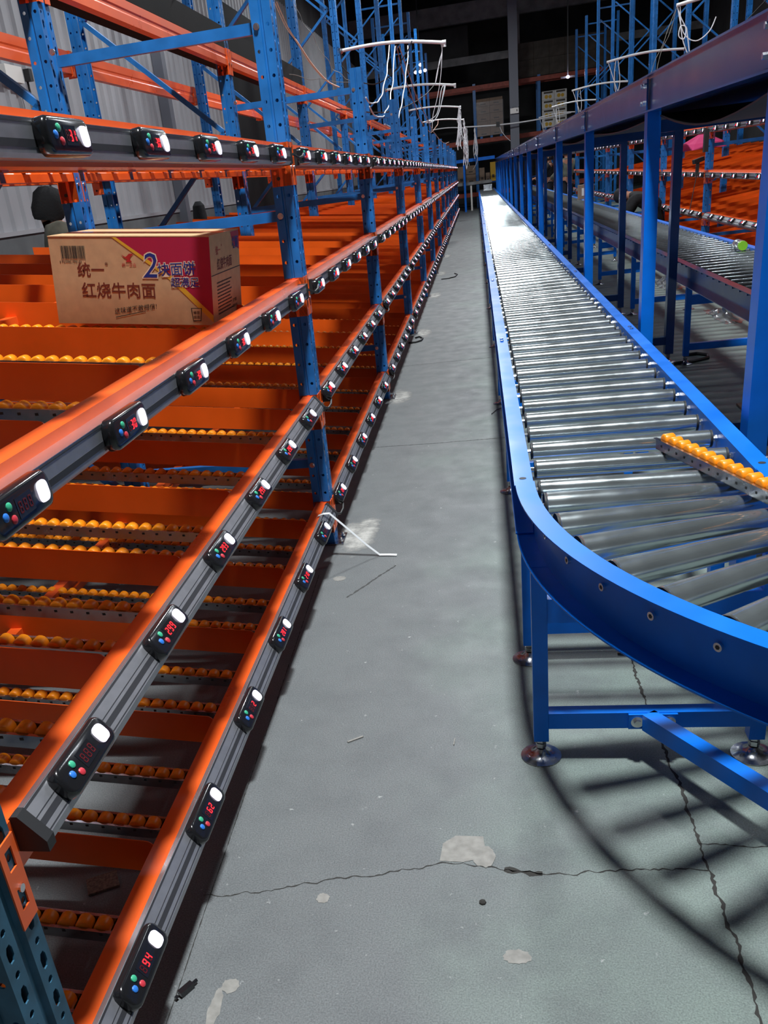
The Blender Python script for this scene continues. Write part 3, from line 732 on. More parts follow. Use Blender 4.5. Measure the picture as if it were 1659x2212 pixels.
# second conveyor and overhead belt conveyor
conv2 = thing('roller_conveyor', 'second blue roller conveyor beyond the overhead posts, beside the right rack', 'conveyor', (0, 0, 0))
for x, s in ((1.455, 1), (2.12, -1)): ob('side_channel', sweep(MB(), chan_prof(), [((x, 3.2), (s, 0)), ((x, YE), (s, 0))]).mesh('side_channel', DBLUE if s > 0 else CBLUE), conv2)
RM2 = roller_mesh(1.52, 2.05, n=12); rs = MB().use(ROLL)
for i in range(int((YE-3.3)/.165)):
    y = 3.3+.165*i
    if i < 96: ob('roller', RM2, conv2, (0, y, .7205))
    else: rs.cyl((1.52, y, .7205), (2.05, y, .7205), .0245, n=8)
o = ob('far_rollers', rs.mesh('far_rollers', None, True), conv2); o['kind'] = 'stuff'
for y in [4.6, 7.3, 9.9, 12.6, 15.3, 18, 20.7, 23.4, 26, 29, 32, 35, 38]: stand(conv2, 1.53, 2.08, y)

over = thing('overhead_belt_conveyor', 'dark blue overhead belt conveyor carried on posts above the roller conveyors', 'conveyor', (0, 0, 0))
OY0 = 1.9
oprof = [(0, 1.835), (.05, 1.835), (.05, 1.831), (.005, 1.831), (.005, 1.694), (.05, 1.694), (.05, 1.69), (0, 1.69)]
def ochan(x, s): return sweep(MB(), [(-.022, 1.837), (.04, 1.837), (.04, 1.83), (.008, 1.83), (.008, 1.697), (.04, 1.697), (.04, 1.69), (-.014, 1.69), (-.014, 1.697), (.003, 1.697), (.003, 1.83), (-.022, 1.83)], [((x, OY0), (s, 0)), ((x, 40), (s, 0))]).mesh('side_channel', DBLUE)
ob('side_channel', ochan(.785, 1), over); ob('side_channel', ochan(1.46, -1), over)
mb = MB(); ys = [2.87, 4.84, 7.42, 10.02, 12.9, 15.6, 18.3, 21.0, 23.7, 26.4, 29.1, 31.8, 34.5, 37.2, 39.8]
mb.box(.83, 1.415, OY0, 40, 1.80, 1.812)
ob('belt', mb.mesh('belt', BELT), over)
mb = MB(); pts = []
allp = [OY0]+ys
for a, b_ in zip(allp, allp[1:]):
    for i in range(10): q = i/10; pts.append((a+(b_-a)*q, 1.672-(.075 if a < 4 else .028)*math.sin(PI*q)))
pts.append((ys[-1], 1.672)); n = len(pts)
for x in (.84, 1.40):
    for (y, z) in pts: mb.v.append(Vector((x, y, z)))
for x in (.84, 1.40):
    for (y, z) in pts: mb.v.append(Vector((x, y, z+.006)))
for i in range(n-1): mb.face((i, i+1, n+i+1, n+i)); mb.face((2*n+i, 3*n+i, 3*n+i+1, 2*n+i+1)); mb.face((i, 2*n+i, 2*n+i+1, i+1)); mb.face((n+i, n+i+1, 3*n+i+1, 3*n+i))
ob('return_belt', mb.mesh('return_belt', BELT, True), over)
for k, y in enumerate(ys[:9]):
    ob('splice_plate', MB().use(DBLUE).box(.774, .782, y-.06, y+.06, 1.70, 1.825).use(ZINC).cyl((.774, y-.035, 1.73), (.762, y-.035, 1.73), .009, n=6).cyl((.774, y+.035, 1.73), (.762, y+.035, 1.73), .009, n=6).cyl((.774, y-.035, 1.80), (.762, y-.035, 1.80), .009, n=6).cyl((.774, y+.035, 1.80), (.762, y+.035, 1.80), .009, n=6).mesh('splice_plate'), over)
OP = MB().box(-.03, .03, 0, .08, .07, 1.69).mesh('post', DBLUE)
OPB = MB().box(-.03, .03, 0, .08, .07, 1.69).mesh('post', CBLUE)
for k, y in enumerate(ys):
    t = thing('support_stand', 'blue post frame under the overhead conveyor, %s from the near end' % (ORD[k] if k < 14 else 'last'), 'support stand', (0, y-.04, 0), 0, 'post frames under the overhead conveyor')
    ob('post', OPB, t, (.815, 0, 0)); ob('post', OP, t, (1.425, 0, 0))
    ob('cross_bar', cached('ocb', lambda: MB().box(.845, 1.395, .01, .07, 1.60, 1.652).mesh('cross_bar', DBLUE)), t)
    ob('cross_bar', cached('ocb2', lambda: MB().box(.845, 1.395, .015, .065, .14, .20).mesh('cross_bar', DBLUE)), t)
    for x in (.815, 1.425): ob('levelling_foot', FT, t, (x, .04, 0))
# cross conveyor at the far end
t = thing('cross_conveyor', 'blue horizontal conveyor crossing overhead at the far end of the aisle', 'conveyor', (0, 0, 0))
ob('side_channel', MB().box(-.95, .77, 40.3, 40.36, 1.84, 1.96).mesh('channel', CBLUE), t)
ob('post', MB().box(-.5, -.42, 40.3, 40.38, 0, 1.76).mesh('post', CBLUE), t); ob('post', MB().box(.84, .92, 40.3, 40.38, 0, 1.76).mesh('post', CBLUE), t)
t = thing('grey_bench', 'grey metal bench crossing the aisle at its far end', 'bench', (0, 0, 0))
ob('top', MB().box(-.95, .64, 41, 41.7, .98, 1.09).mesh('top', GREYB), t)
for x in (-.25, -.85): ob('leg', MB().box(x, x+.07, 41.05, 41.12, 0, .98).mesh('leg', WHITE), t)
tag(ob('foil_box', MB().box(.28, .60, 39, 39.4, .748, .955).mesh('foil_box', STEEL)), 'small silver wrapped box standing on the far end of the main conveyor', 'box')

# ------------------------------------------------------------------ carton of noodles
def text_mesh(body, size, depth=.0001, shear=0., bold=0.):
    c = bpy.data.curves.new('lettering', 'FONT'); c.body = body; c.size = size; c.extrude = depth; c.shear = shear; c.offset = bold; c.resolution_u = 2
    o = bpy.data.objects.new('lettering', c); C.objects.link(o)
    dg = bpy.context.evaluated_depsgraph_get(); me = bpy.data.meshes.new_from_object(o.evaluated_get(dg))
    bpy.data.objects.remove(o); return me
bx = thing('noodle_carton', 'tan cardboard noodle carton with magenta corner standing on the third level lanes', 'carton')
W, D, H = .525, .375, .262
# front face looks to -y (towards the camera side); local x to the right = world +x
th = math.atan(.11)
ctr = Vector((-.84, 2.835, 1.200))
Mw = Matrix.Translation(ctr) @ Matrix.Rotation(th, 4, 'Y')
bx.matrix_world = Mw
mb = MB().use(CARD).box(-W, 0, 0, D, 0, H)
mb.use(INK).box(-W+.001, .0006, .002, D-.002, H*.555, H*.565)
ob('case', mb.mesh('case'), bx)
ob('top_flap', MB().box(-W-.001, .001, -.001, D/2-.001, H, H+.003).mesh('top_flap', CARD), bx)
ob('top_flap', MB().box(-W-.001, .001, D/2+.001, D+.001, H, H+.003).mesh('top_flap', CARD), bx)
ob('packing_tape', MB().box(-W-.001, .001, D/2-.03, D/2+.03, H+.003, H+.0035).mesh('packing_tape', mat('clear_brown_tape', (.5, .32, .22), .15, coat=.8)), bx)
def F(x, z, e=.0006): return Matrix(((1, 0, 0, -W+x), (0, 0, -1, -e), (0, 1, 0, z), (0, 0, 0, 1)))   # on the front face
def G(y, z, e=.0006): return Matrix(((0, 0, 1, e), (1, 0, 0, y), (0, 1, 0, z), (0, 0, 0, 1)))        # on the right end face
def pr(name, pts, m, M, t=.0003): return ob(name, MB().poly(pts, t, M).mesh(name, m), bx)
k = W/.342   # design units: 0..342 px wide on the photo
pr('magenta_panel', [(.225, H-.001), (W-.0005, H-.001), (W-.0005, .03), (.40, .145)], MAG, F(0, 0, .0004))
pr('yellow_stripe', [(.212, H-.001), (.225, H-.001), (.40, .145), (W-.0005, .030), (W-.0005, .008), (.385, .140)], YEL, F(0, 0, .0005))
def put(body, size, m, M, name='lettering', **kw):
    me = text_mesh(body, size, **kw); me.materials.clear(); me.materials.append(m)
    o = ob(name, me, bx); o.matrix_local = M; return o
put('统一', .046, BROWNI, F(.085, .148), bold=.0004)
put('®', .014, BROWNI, F(.180, .178))
put('红烧牛肉面', .050, BROWNI, F(.092, .085), bold=.0005)
put('2', .105, CREAM, F(.300, .143, .0009), shear=.15, bold=.0035)
put('2', .105, NAVY, F(.300, .143, .0013), shear=.15, bold=.0)
Mr = F(.352, .150, .0011) @ Matrix.Rotation(.05, 4, 'Z')
put('块面饼', .042, CREAM, Mr, bold=.0022); put('块面饼', .042, NAVY, F(.352, .150, .0015) @ Matrix.Rotation(.05, 4, 'Z'), bold=.0002)
put('超满足', .031, CREAM, F(.392, .118, .0011), bold=.0018); put('超满足', .031, NAVY, F(.392, .118, .0015), bold=.0001)
put('这味道不敢相信!', .020, INK, F(.195, .032) @ Matrix.Rotation(.12, 4, 'Z'), shear=.2)
pr('underline', [(.198, .020), (.300, .040), (.301, .042), (.199, .0225)], INK, F(0, 0))
put('统一企业', .012, REDI, F(.236, .176))
# bird mark over the company name
pr('bird_mark', [(0.2380, 0.2110), (0.2500, 0.2030), (0.2560, 0.2070), (0.2630, 0.2130), (0.2780, 0.2130), (0.2680, 0.2050), (0.2640, 0.1960), (0.2710, 0.1890), (0.2500, 0.1890), (0.2560, 0.1960), (0.2460, 0.2010)], REDI, F(0, 0))
mb = MB()
x = .038; random.seed(3)
while x < .118:
    w_ = random.choice([.0008, .0016, .0024]); mb.box(x, x+w_, .193 if not (.039 < x < .1165) else .198, .236, 0, .0003, F(0, 0)); x += w_+random.choice([.0008, .0012, .0018])
ob('barcode', mb.mesh('barcode', INK), bx)
put('6 923303 793173', .0105, INK, F(.030, .186))
# little cup icon
pr('cup_icon', [(.452, .052), (.488, .052), (.483, .012), (.457, .012)], INK, F(0, 0)); pr('cup_icon', [(.455, .050), (.485, .050), (.481, .0145), (.459, .0145)], CARD, F(0, 0, .0010))
put('桶面', .011, INK, F(.459, .034, .0016)); put('袋面', .011, INK, F(.459, .020, .0016))
# end face
pr('navy_panel', [(.26, H-.001), (D-.001, H-.001), (D-.001, .20), (.30, .215)], MAG, G(0, 0, .0004))
put('块面', .040, NAVY, G(.275, .212, .0012), bold=.001)
put('统一', .030, REDI, G(.065, .205)); put('®', .010, REDI, G(.135, .225))
put('红烧牛肉面', .038, BROWNI, G(.075, .160), bold=.0006)
mb = MB(); random.seed(5)
for i in range(10):
    y = .06
    while y < .24-.012*(i % 3):
        w_ = random.uniform(.004, .012); mb.box(y, y+w_, .118-.0105*i, .122-.0105*i, 0, .0003, G(0, 0)); y += w_+.003
ob('small_print', mb.mesh('small_print', INK), bx)
put('生产日期', .013, INK, G(.25, .04)); put('2023 11 16', .013, INK, G(.25, .022))
random.seed(11)

# ------------------------------------------------------------------ pipes, cables
def sag(a, b_, s, n=10, wob=0.):
    a, b_ = Vector(a), Vector(b_)
    return [a.lerp(b_, i/n)+Vector((random.uniform(-wob, wob), random.uniform(-wob, wob), -s*4*(i/n)*(1-i/n)+random.uniform(-wob, wob))) for i in range(n+1)]
PYS = [YS[4], YS[6], YS[8], YS[10], YS[12]]
def pipe_mesh(L, drop):
    mb = MB(); n = 10
    pts = [Vector((L*i/n, 0, drop*(i/n)+.05*math.sin(PI*i/n))) for i in range(n+1)]
    return mb.tube(pts, .021, 10).mesh('conduit', CONDUIT, True)
for k, y in enumerate(PYS):
    t = thing('conduit_arm', 'white conduit arm reaching over the aisle from the left tall frames, %s from near end' % ORD[k], 'conduit', (-1.655, y+.05, 3.13), 0, 'white conduit arms from the left tall frames')
    ob('conduit', cached('pl', lambda: pipe_mesh(1.33, -.09)), t)
    ob('clamp', cached('pc', lambda: MB().box(-.03, .012, -.05, .05, -.03, .03).cyl((.012, 0, 0), (.03, 0, 0), .032, n=12).mesh('clamp', STEEL)), t)
    ob('end_elbow', cached('pe', lambda: MB().cyl((0, 0, .0), (.05, 0, -.0), .027, n=10).cyl((.03, 0, -.05), (.03, 0, 0), .02, n=10).mesh('end_elbow', CONDUIT, True)), t, (1.30, 0, -.085))
    t = thing('conduit_arm', 'white conduit arm over the second conveyor from right tall frames, %s from near end' % ORD[k], 'conduit', (3.82, y+.05, 3.07), 0, 'white conduit arms from the right tall frames')
    ob('conduit', cached('pr', lambda: pipe_mesh(-1.36, -.03)), t)
    ob('clamp', cached('pc2', lambda: MB().box(-.012, .03, -.05, .05, -.03, .03).mesh('clamp', STEEL)), t)
t = thing('long_conduit', 'long white conduit spanning the aisle near its far end with hanging wires', 'conduit')
ob('conduit', MB().tube([Vector((-.4+4.1*i/14, 39.5+.4*i/14, 3.08-.10*math.sin(PI*i/14))) for i in range(15)], .025, 8).mesh('conduit', CONDUIT, True), t)
ob('junction_box', MB().box(.85, .99, 39.5, 39.62, 2.93, 3.10).mesh('junction_box', BLACKM), t)
ob('wire', MB().tube([(.98, 39.55, 2.95), (1.05, 39.6, 2.75), (1.2, 39.6, 2.55), (1.38, 39.7, 2.38)], .012, 5).mesh('wire', CABW, True), t)
def smooth(P, n=5):
    P = [Vector(p) for p in P]; out = []
    for i in range(len(P)-1):
        p0, p1, p2, p3 = P[max(i-1, 0)], P[i], P[i+1], P[min(i+2, len(P)-1)]
        for k in range(n):
            t = k/n; out.append(.5*((2*p1)+(p2-p0)*t+(2*p0-5*p1+4*p2-p3)*t*t+(3*p1-p0-3*p2+p3)*t**3))
    return out+[P[-1]]
def bundle(label, strands, m, r_=.006, name='cable_bundle', cat='cable', group=None):
    mb = MB()
    for s in strands: mb.tube(smooth(s), r_*.72, 5)
    return tag(ob(name, mb.mesh(name, m, True)), label, cat, group)
def hang(x, y, z, dz, n, spread=.05, wob=.03):
    out = []
    for i in range(n):
        x2 = x+random.uniform(-spread, spread); L = dz*random.uniform(.6, 1.05)
        out.append([Vector((x+(x2-x)*q/8+random.uniform(-wob, wob)*(q > 0), y+random.uniform(-wob, wob), z-L*q/8)) for q in range(9)]+[Vector((x2+random.uniform(-.06, .06), y, z-L*.7)), Vector((x+random.uniform(-.02, .02), y, z-L*.2))])
    return out
y = PYS[0]+.05
bundle('white cables draped from the first left conduit arm down to the short frame', [sag((-1.02, y, 3.10), (-.84, 8.0, 2.16), .25, 12, .008), sag((-.95, y, 3.09), (-.84, 8.3, 2.12), .35, 12, .008), sag((-.78, y, 3.06), (-.86, 9.9, 2.05), .3, 12, .01)], CABW, .009)
bundle('thin white wires looped from the tip of the first left conduit arm', [[(-.37, y, 3.04), (-.36, y, 2.95), (-.40, y, 2.85), (-.43, y, 2.72), (-.46, y, 2.62)], [(-.35, y, 3.04), (-.37, y, 2.9), (-.43, y, 2.75), (-.47, y, 2.6)], [(-.35, y, 3.03), (-.39, y, 2.7), (-.45, y, 2.45), (-.52, y, 2.25), (-.54, y, 2.1)]], CABW, .006)
bundle('black cable drooping between the left tall frame and the first conduit arm', [sag((-1.66, y, 2.97), (-.72, y-.2, 3.09), .33, 14, .004), sag((-1.35, 10.1, 2.27), (-.70, 19.6, 3.1), .2, 12, .01)], CABB, .010)
y2 = PYS[1]+.05
bundle('white wires looping back from the tip of the second left conduit arm', [[(-.52, y2, 3.07), (-.54, y2-.5, 2.9), (-.60, y2-1, 2.62), (-.70, y2-1.5, 2.42), (-.82, y2-2, 2.38)], [(-.50, y2, 3.07), (-.56, y2-.5, 2.8), (-.66, y2-1, 2.5), (-.78, y2-1.5, 2.40)], [(-.54, y2, 3.07), (-.58, y2-.4, 2.95), (-.66, y2-1.0, 2.55), (-.85, y2-1.6, 2.42)]], CABW, .010)
bundle('salmon cables swooping from the tall frames over the left rack', [[(-1.84, 10, 3.23), (-1.76, 10, 3.02), (-1.67, 10, 2.88), (-1.57, 10, 2.70), (-1.48, 10, 2.58), (-1.40, 10, 2.50), (-1.30, 10, 2.44)], [(-1.82, 10, 3.23), (-1.74, 10.02, 3.01), (-1.65, 10, 2.86), (-1.55, 10, 2.69), (-1.46, 10, 2.57), (-1.38, 10, 2.49), (-1.29, 10, 2.44)]], CABO, .008)
bundle('brown cable dropping from first left conduit arm to the far cable tangle', [sag((-.93, y, 3.08), (-.75, 22, 2.62), .55, 14, .01), sag((-.9, y, 3.08), (-.6, 24, 2.2), .35, 14, .01)], CABO, .009)
bundle('thin grey wires sagging across the tall frames behind the left rack', [sag((-1.72, 10, 3.3), (-1.1, 10.5, 2.42), .15, 14, .02), sag((-2.5, 8.5, 2.9), (-1.1, 9.9, 2.46), .10, 14, .012)], mat('grey_wire', (.25, .24, .22), .5), .004)
bundle('white cable loop hanging at top left under the black deck', [[(-2.15, 6, 2.78), (-2.05, 6, 2.705), (-1.95, 6, 2.675), (-1.86, 6, 2.66), (-1.75, 6, 2.66), (-1.62, 6, 2.72)], [(-2.15, 6, 2.75), (-1.95, 6, 2.66), (-1.85, 6, 2.65), (-1.70, 6, 2.69), (-1.60, 6, 2.74)]], CABW, .007)
for k, (yy, dz, n) in enumerate(((PYS[2], 1.0, 7), (PYS[3], 1.5, 10), (PYS[4], 1.4, 7))):
    bundle('tangle of white wires hanging from tip of %s left conduit arm' % ORD[k+2], hang(-.36+.04*k, yy+.05, 3.06, dz, n, .10), CABW, .010, group=None)
bundle('frayed wires hanging from the middle of the long far conduit', hang(.02, 39.6, 3.03, 1.1, 6, .12)+[[(.05, 39.6, 2.4), (.02, 39.6, 2.2), (.08, 39.6, 1.95), (.04, 39.6, 1.75), (-.10, 39.7, 1.55)]], CABW, .012)
yr = PYS[0]+.05
bundle('white wires looping from the tip of the first right conduit arm', [[(2.46, yr, 3.04), (2.52, yr, 2.9), (2.58, yr, 2.78), (2.56, yr, 2.68), (2.50, yr, 2.72), (2.52, yr, 2.82), (2.58, yr, 2.80), (2.60, yr, 2.72), (2.64, yr, 2.5), (2.68, yr, 2.35)], [(2.47, yr, 3.04), (2.55, yr, 2.75), (2.70, yr, 2.64), (2.85, yr, 2.72), (2.92, yr, 2.86)], [(2.50, yr, 3.04), (2.54, yr, 2.7), (2.66, yr, 2.42), (2.69, yr, 2.34)]], CABW, .009)
bundle('thin grey wires dropping from first right conduit arm behind the overhead conveyor', [sag((2.46, yr, 3.03), (2.02, yr, 2.0), .0, 8, .015), sag((2.46, yr, 3.03), (2.1, yr, 2.0), .05, 8, .015)], mat('dim_grey_wire', (.2, .19, .17), .5), .005)
for k in range(1, 5):
    yy = PYS[k]+.05
    bundle('white wires hanging from the tip of the %s right conduit arm' % ORD[k], [[(2.48, yy, 3.05), (2.55, yy, 2.85), (2.66, yy, 2.55), (2.78, yy, 2.3)], [(2.62, yy, 3.05), (2.60, yy, 2.8), (2.64, yy, 2.5), (2.80, yy, 2.32)], [(2.66, yy, 3.05), (2.70, yy, 2.7), (2.66, yy, 2.45), (2.74, yy, 2.25), (2.9, yy, 2.5), (3.0, yy, 2.6)]], CABW, .010)
bundle('black cables slanting over the overhead conveyor by the right tall frames', [sag((3.9, 13.3, 3.3), (2.6, 13.0, 2.35), .05, 8, .01), sag((3.6, 13.3, 2.75), (2.7, 16.0, 2.2), .1, 8, .01), sag((3.8, 19.4, 3.0), (2.7, 19.4, 2.3), .1, 8, .01)], CABB, .010)

# ------------------------------------------------------------------ small things on the floor and conveyors
mb = MB(); P = [(-.80, 3.715, .150), (-.79, 3.715, .19), (-.765, 3.72, .219), (-.742, 3.73, .223), (-.715, 3.735, .222), (-.695, 3.737, .200), (-.62, 3.74, .12), (-.56, 3.742, .055), (-.505, 3.742, .004), (-.46, 3.737, .004), (-.425, 3.732, .003)]
for i, p in enumerate(P): p = Vector(p); mb.v += [p+Vector((0, -.011, 0)), p+Vector((0, .011, 0)), p+Vector((0, .011, .0012)), p+Vector((0, -.011, .0012))]
for i in range(len(P)-1):
    for q in range(4): r_ = (q+1) % 4; mb.face((4*i+q, 4*i+r_, 4*i+4+r_, 4*i+4+q))
tag(ob('packing_strap', mb.mesh('packing_strap', STRAPM)), 'white plastic packing strap draped over the lowest beam and onto the floor', 'strap')
tag(ob('plug', MB().bar((-.705, 1.285, .008), (-.685, 1.315, .008), .014, .014).cyl((-.685, 1.315, .008), (-.678, 1.326, .008), .004).cyl((-.708, 1.281, .008), (-.712, 1.275, .008), .004).mesh('plug', BLACK)), 'small black plastic clip lying on the floor near the lowest beam', 'clip')
tag(ob('wood_chip', MB().bar((-.46, 2.245, .002), (-.415, 2.275, .002), .007, .004).mesh('wood_chip', PATCH)), 'thin pale wood chip lying in the middle of the aisle', 'debris')
tag(ob('wood_chip', MB().bar((-.134, 2.225, .002), (-.131, 2.26, .002), .003, .003).mesh('wood_chip', PATCH)), 'tiny pale splinter lying left of the near levelling foot', 'debris')
tag(ob('pebble', MB().lathe((-.053, 1.587, 0), [(.009, 0), (.008, .004), (.003, .007)], 7).mesh('pebble', CRACK)), 'small dark crumb on the floor below the mortar patch', 'debris')
tag(ob('cable_tie', MB().tube([(.04, 6.2, .004), (.075, 6.3, .005), (.11, 6.35, .004)], .003, 5).mesh('cable_tie', CABB, True)), 'short black cable tie on the floor beside the main conveyor', 'cable tie')
tag(ob('cable_loop', MB().tube([(-.76, 9.45, .008), (-.68, 9.45, .008), (-.63, 9.52, .008), (-.62, 9.65, .008), (-.66, 9.78, .008), (-.70, 9.72, .008)], .009, 6).mesh('cable_loop', CABB, True)), 'black hooked cable end on floor at the foot of left rack', 'cable')
tag(ob('cable_loop', MB().tube([(-.62, 15.3, .008), (-.5, 15.3, .008), (-.40, 15.45, .008), (-.37, 15.8, .008), (-.42, 16.0, .008)], .009, 6).mesh('cable_loop', CABB, True)), 'thin black hooked wire on the floor far down the aisle', 'cable')
tag(ob('webbing_offcut', MB().box(-.02, .02, -.06, .06, 0, .006).mesh('webbing_offcut', JUTE), None, (.435, 2.81, .001), (0, 0, -.1)), 'brown woven webbing offcut on the floor under the curved conveyor', 'webbing')
tag(ob('webbing_offcut', MB().box(-.04, .04, -.03, .03, 0, .006).mesh('webbing_offcut', JUTE), None, (-1.02, 1.62, .001), (0, 0, .5)), 'brown mesh offcut on the floor under the left rack', 'webbing')
def film(cx, cy, rx, ry, h, label, n=14):
    mb = MB(); random.seed(int(cx*100))
    for j in range(n):
        for i in range(n):
            u_, v_ = i/(n-1)*2-1, j/(n-1)*2-1; rr = min(1, math.hypot(u_, v_))
            mb.v.append(Vector((cx+rx*u_*(.8+random.uniform(-.1, .2)), cy+ry*v_*(.8+random.uniform(-.1, .2)), .004+h*(1-rr)*random.uniform(.3, 1.2))))
    for j in range(n-1):
        for i in range(n-1): k = j*n+i; mb.face((k, k+1, k+n+1, k+n))
    o = ob('plastic_film', mb.mesh('plastic_film', FILM)); return tag(o, label, 'plastic film')
film(2.25, 11.9, .14, .55, .14, 'crumpled clear plastic film on floor below the second conveyor, farther heap')
film(2.28, 9.3, .12, .5, .08, 'crumpled clear plastic film on floor below the second conveyor, nearer heap')
random.seed(12)
t = thing('hose_loop', 'flat black cable loop on the floor between the two conveyors', 'cable', (0, 0, 0))
ob('loop', MB().tube([(1.45, 7.30, .012), (1.60, 7.32, .012), (1.72, 7.40, .012), (1.74, 7.52, .012), (1.68, 7.60, .012), (1.58, 7.58, .012)], .013, 6).mesh('loop', CABB, True), t)
t = thing('water_bottle', 'clear plastic bottle with lime cap lying on the second conveyor', 'bottle', (1.97, 7.75, .785), 0)
ob('body', MB().lathe((0, 0, 0), [(.02, -.10), (.036, -.095), (.037, -.03), (.034, -.02), (.037, -.01), (.037, .05), (.028, .08), (.013, .10)], 18, 'y').mesh('body', FILM, True), t, (0, .0, 0))
ob('cap', MB().cyl((0, -.13, 0), (0, -.10, 0), .034, n=16).mesh('cap', GREEN, True), t)
t = thing('small_carton', 'small white-labelled brown carton standing at the edge of second conveyor', 'carton', (2.02, 20.2, .75), 0)
ob('case', MB().box(0, .3, 0, .2, 0, .26).mesh('case', CARD2), t); ob('label', MB().box(.06, .22, -.003, 0, .06, .2).mesh('label', WHITE), t)
t = thing('barcode_scanner', 'black barcode scanner hanging by its cord on the right rack upright', 'scanner', (2.80, 13.15, 1.30))
ob('handle', MB().bar((-.03, -.02, -.16), (-.02, 0, 0), .035, .045, (0, 1, 0)).mesh('handle', BLACKM), t)
ob('head', MB().bar((-.08, -.04, .0), (.05, .02, .03), .05, .05).mesh('head', BLACKM), t)
ob('cord', MB().tube([(-.03, -.02, -.16), (-.06, -.05, -.3), (-.10, -.1, -.5), (-.12, -.12, -.62)], .005, 5).mesh('cord', CABB, True), t)
ob('charger', MB().box(.03, .08, -.08, .0, .10, .36).mesh('charger', BLACKM), t)
tag(ob('pink_cloth', MB().lathe((3.3, 15.4, 1.42), [(.35, 0), (.30, .08), (.18, .14), (.05, .2)], 9).mesh('pink_cloth', PINK)), 'bright pink cloth heaped on the right rack behind the scanner', 'cloth')
t = thing('flat_carton', 'flattened brown carton lying on the floor right of the overhead posts', 'carton', (1.62, 5.2, 0))
ob('panel', MB().box(-.05, .55, -.5, .75, .002, .012).mesh('panel', CARD2), t)
# socket on the wall, chair by the wall
t = thing('wall_socket', 'white socket box with cable on the corrugated left wall', 'socket', (-4.95, 10.5, 3.0))
ob('box', MB().box(0, .07, -.2, .2, 0, .16).mesh('box', WHITE), t); ob('plug', MB().box(.07, .14, .22, .30, .02, .14).mesh('plug', BLACKM), t)
ob('cord', MB().tube([(.08, .26, .02), (.08, .28, -.4), (.08, .24, -.9), (.08, .26, -1.6)], .012, 5).mesh('cord', CABB, True), t)
t = thing('office_chair', 'black padded office chair standing by the left wall', 'chair', (-4.15, 14.2, 0), .5)
ob('backrest', MB().lathe((0, 0, 1.25), [(.20, -.33), (.27, -.25), (.28, .1), (.22, .3), (.1, .36)], 14).mesh('backrest', BLACKC, True), t).scale = (.35, 1, 1)
ob('seat', MB().box(-.05, .5, -.25, .25, .75, .85).mesh('seat', BLACKC), t)
ob('base', MB().cyl((.2, 0, .08), (.2, 0, .75), .03).bar((.2, -.3, .06), (.2, .3, .06), .04, .04).bar((-.1, 0, .06), (.5, 0, .06), .04, .04).mesh('base', BLACKM), t)

# ------------------------------------------------------------------ people
def skin_mesh(name, verts, edges, radii, m, parent, root=0, sub=1):
    me = bpy.data.meshes.new(name); me.from_pydata([tuple(v) for v in verts], edges, []); me.update()
    o = bpy.data.objects.new(name, me); C.objects.link(o)
    sk = o.modifiers.new('skin', 'SKIN'); sv = me.skin_vertices[0].data if me.skin_vertices else None
    if sv is None:
        bpy.context.view_layer.update(); sv = me.skin_vertices[0].data
    for i, r_ in enumerate(radii): sv[i].radius = r_ if isinstance(r_, tuple) else (r_, r_)
    sv[root].use_root = True
    ss = o.modifiers.new('sub', 'SUBSURF'); ss.levels = sub+1; ss.render_levels = sub+1
    dg = bpy.context.evaluated_depsgraph_get(); m2 = bpy.data.meshes.new_from_object(o.evaluated_get(dg)); bpy.data.objects.remove(o)
    m2.materials.clear(); m2.materials.append(m); m2.polygons.foreach_set('use_smooth', [True]*len(m2.polygons))
    return ob(name, m2, parent)
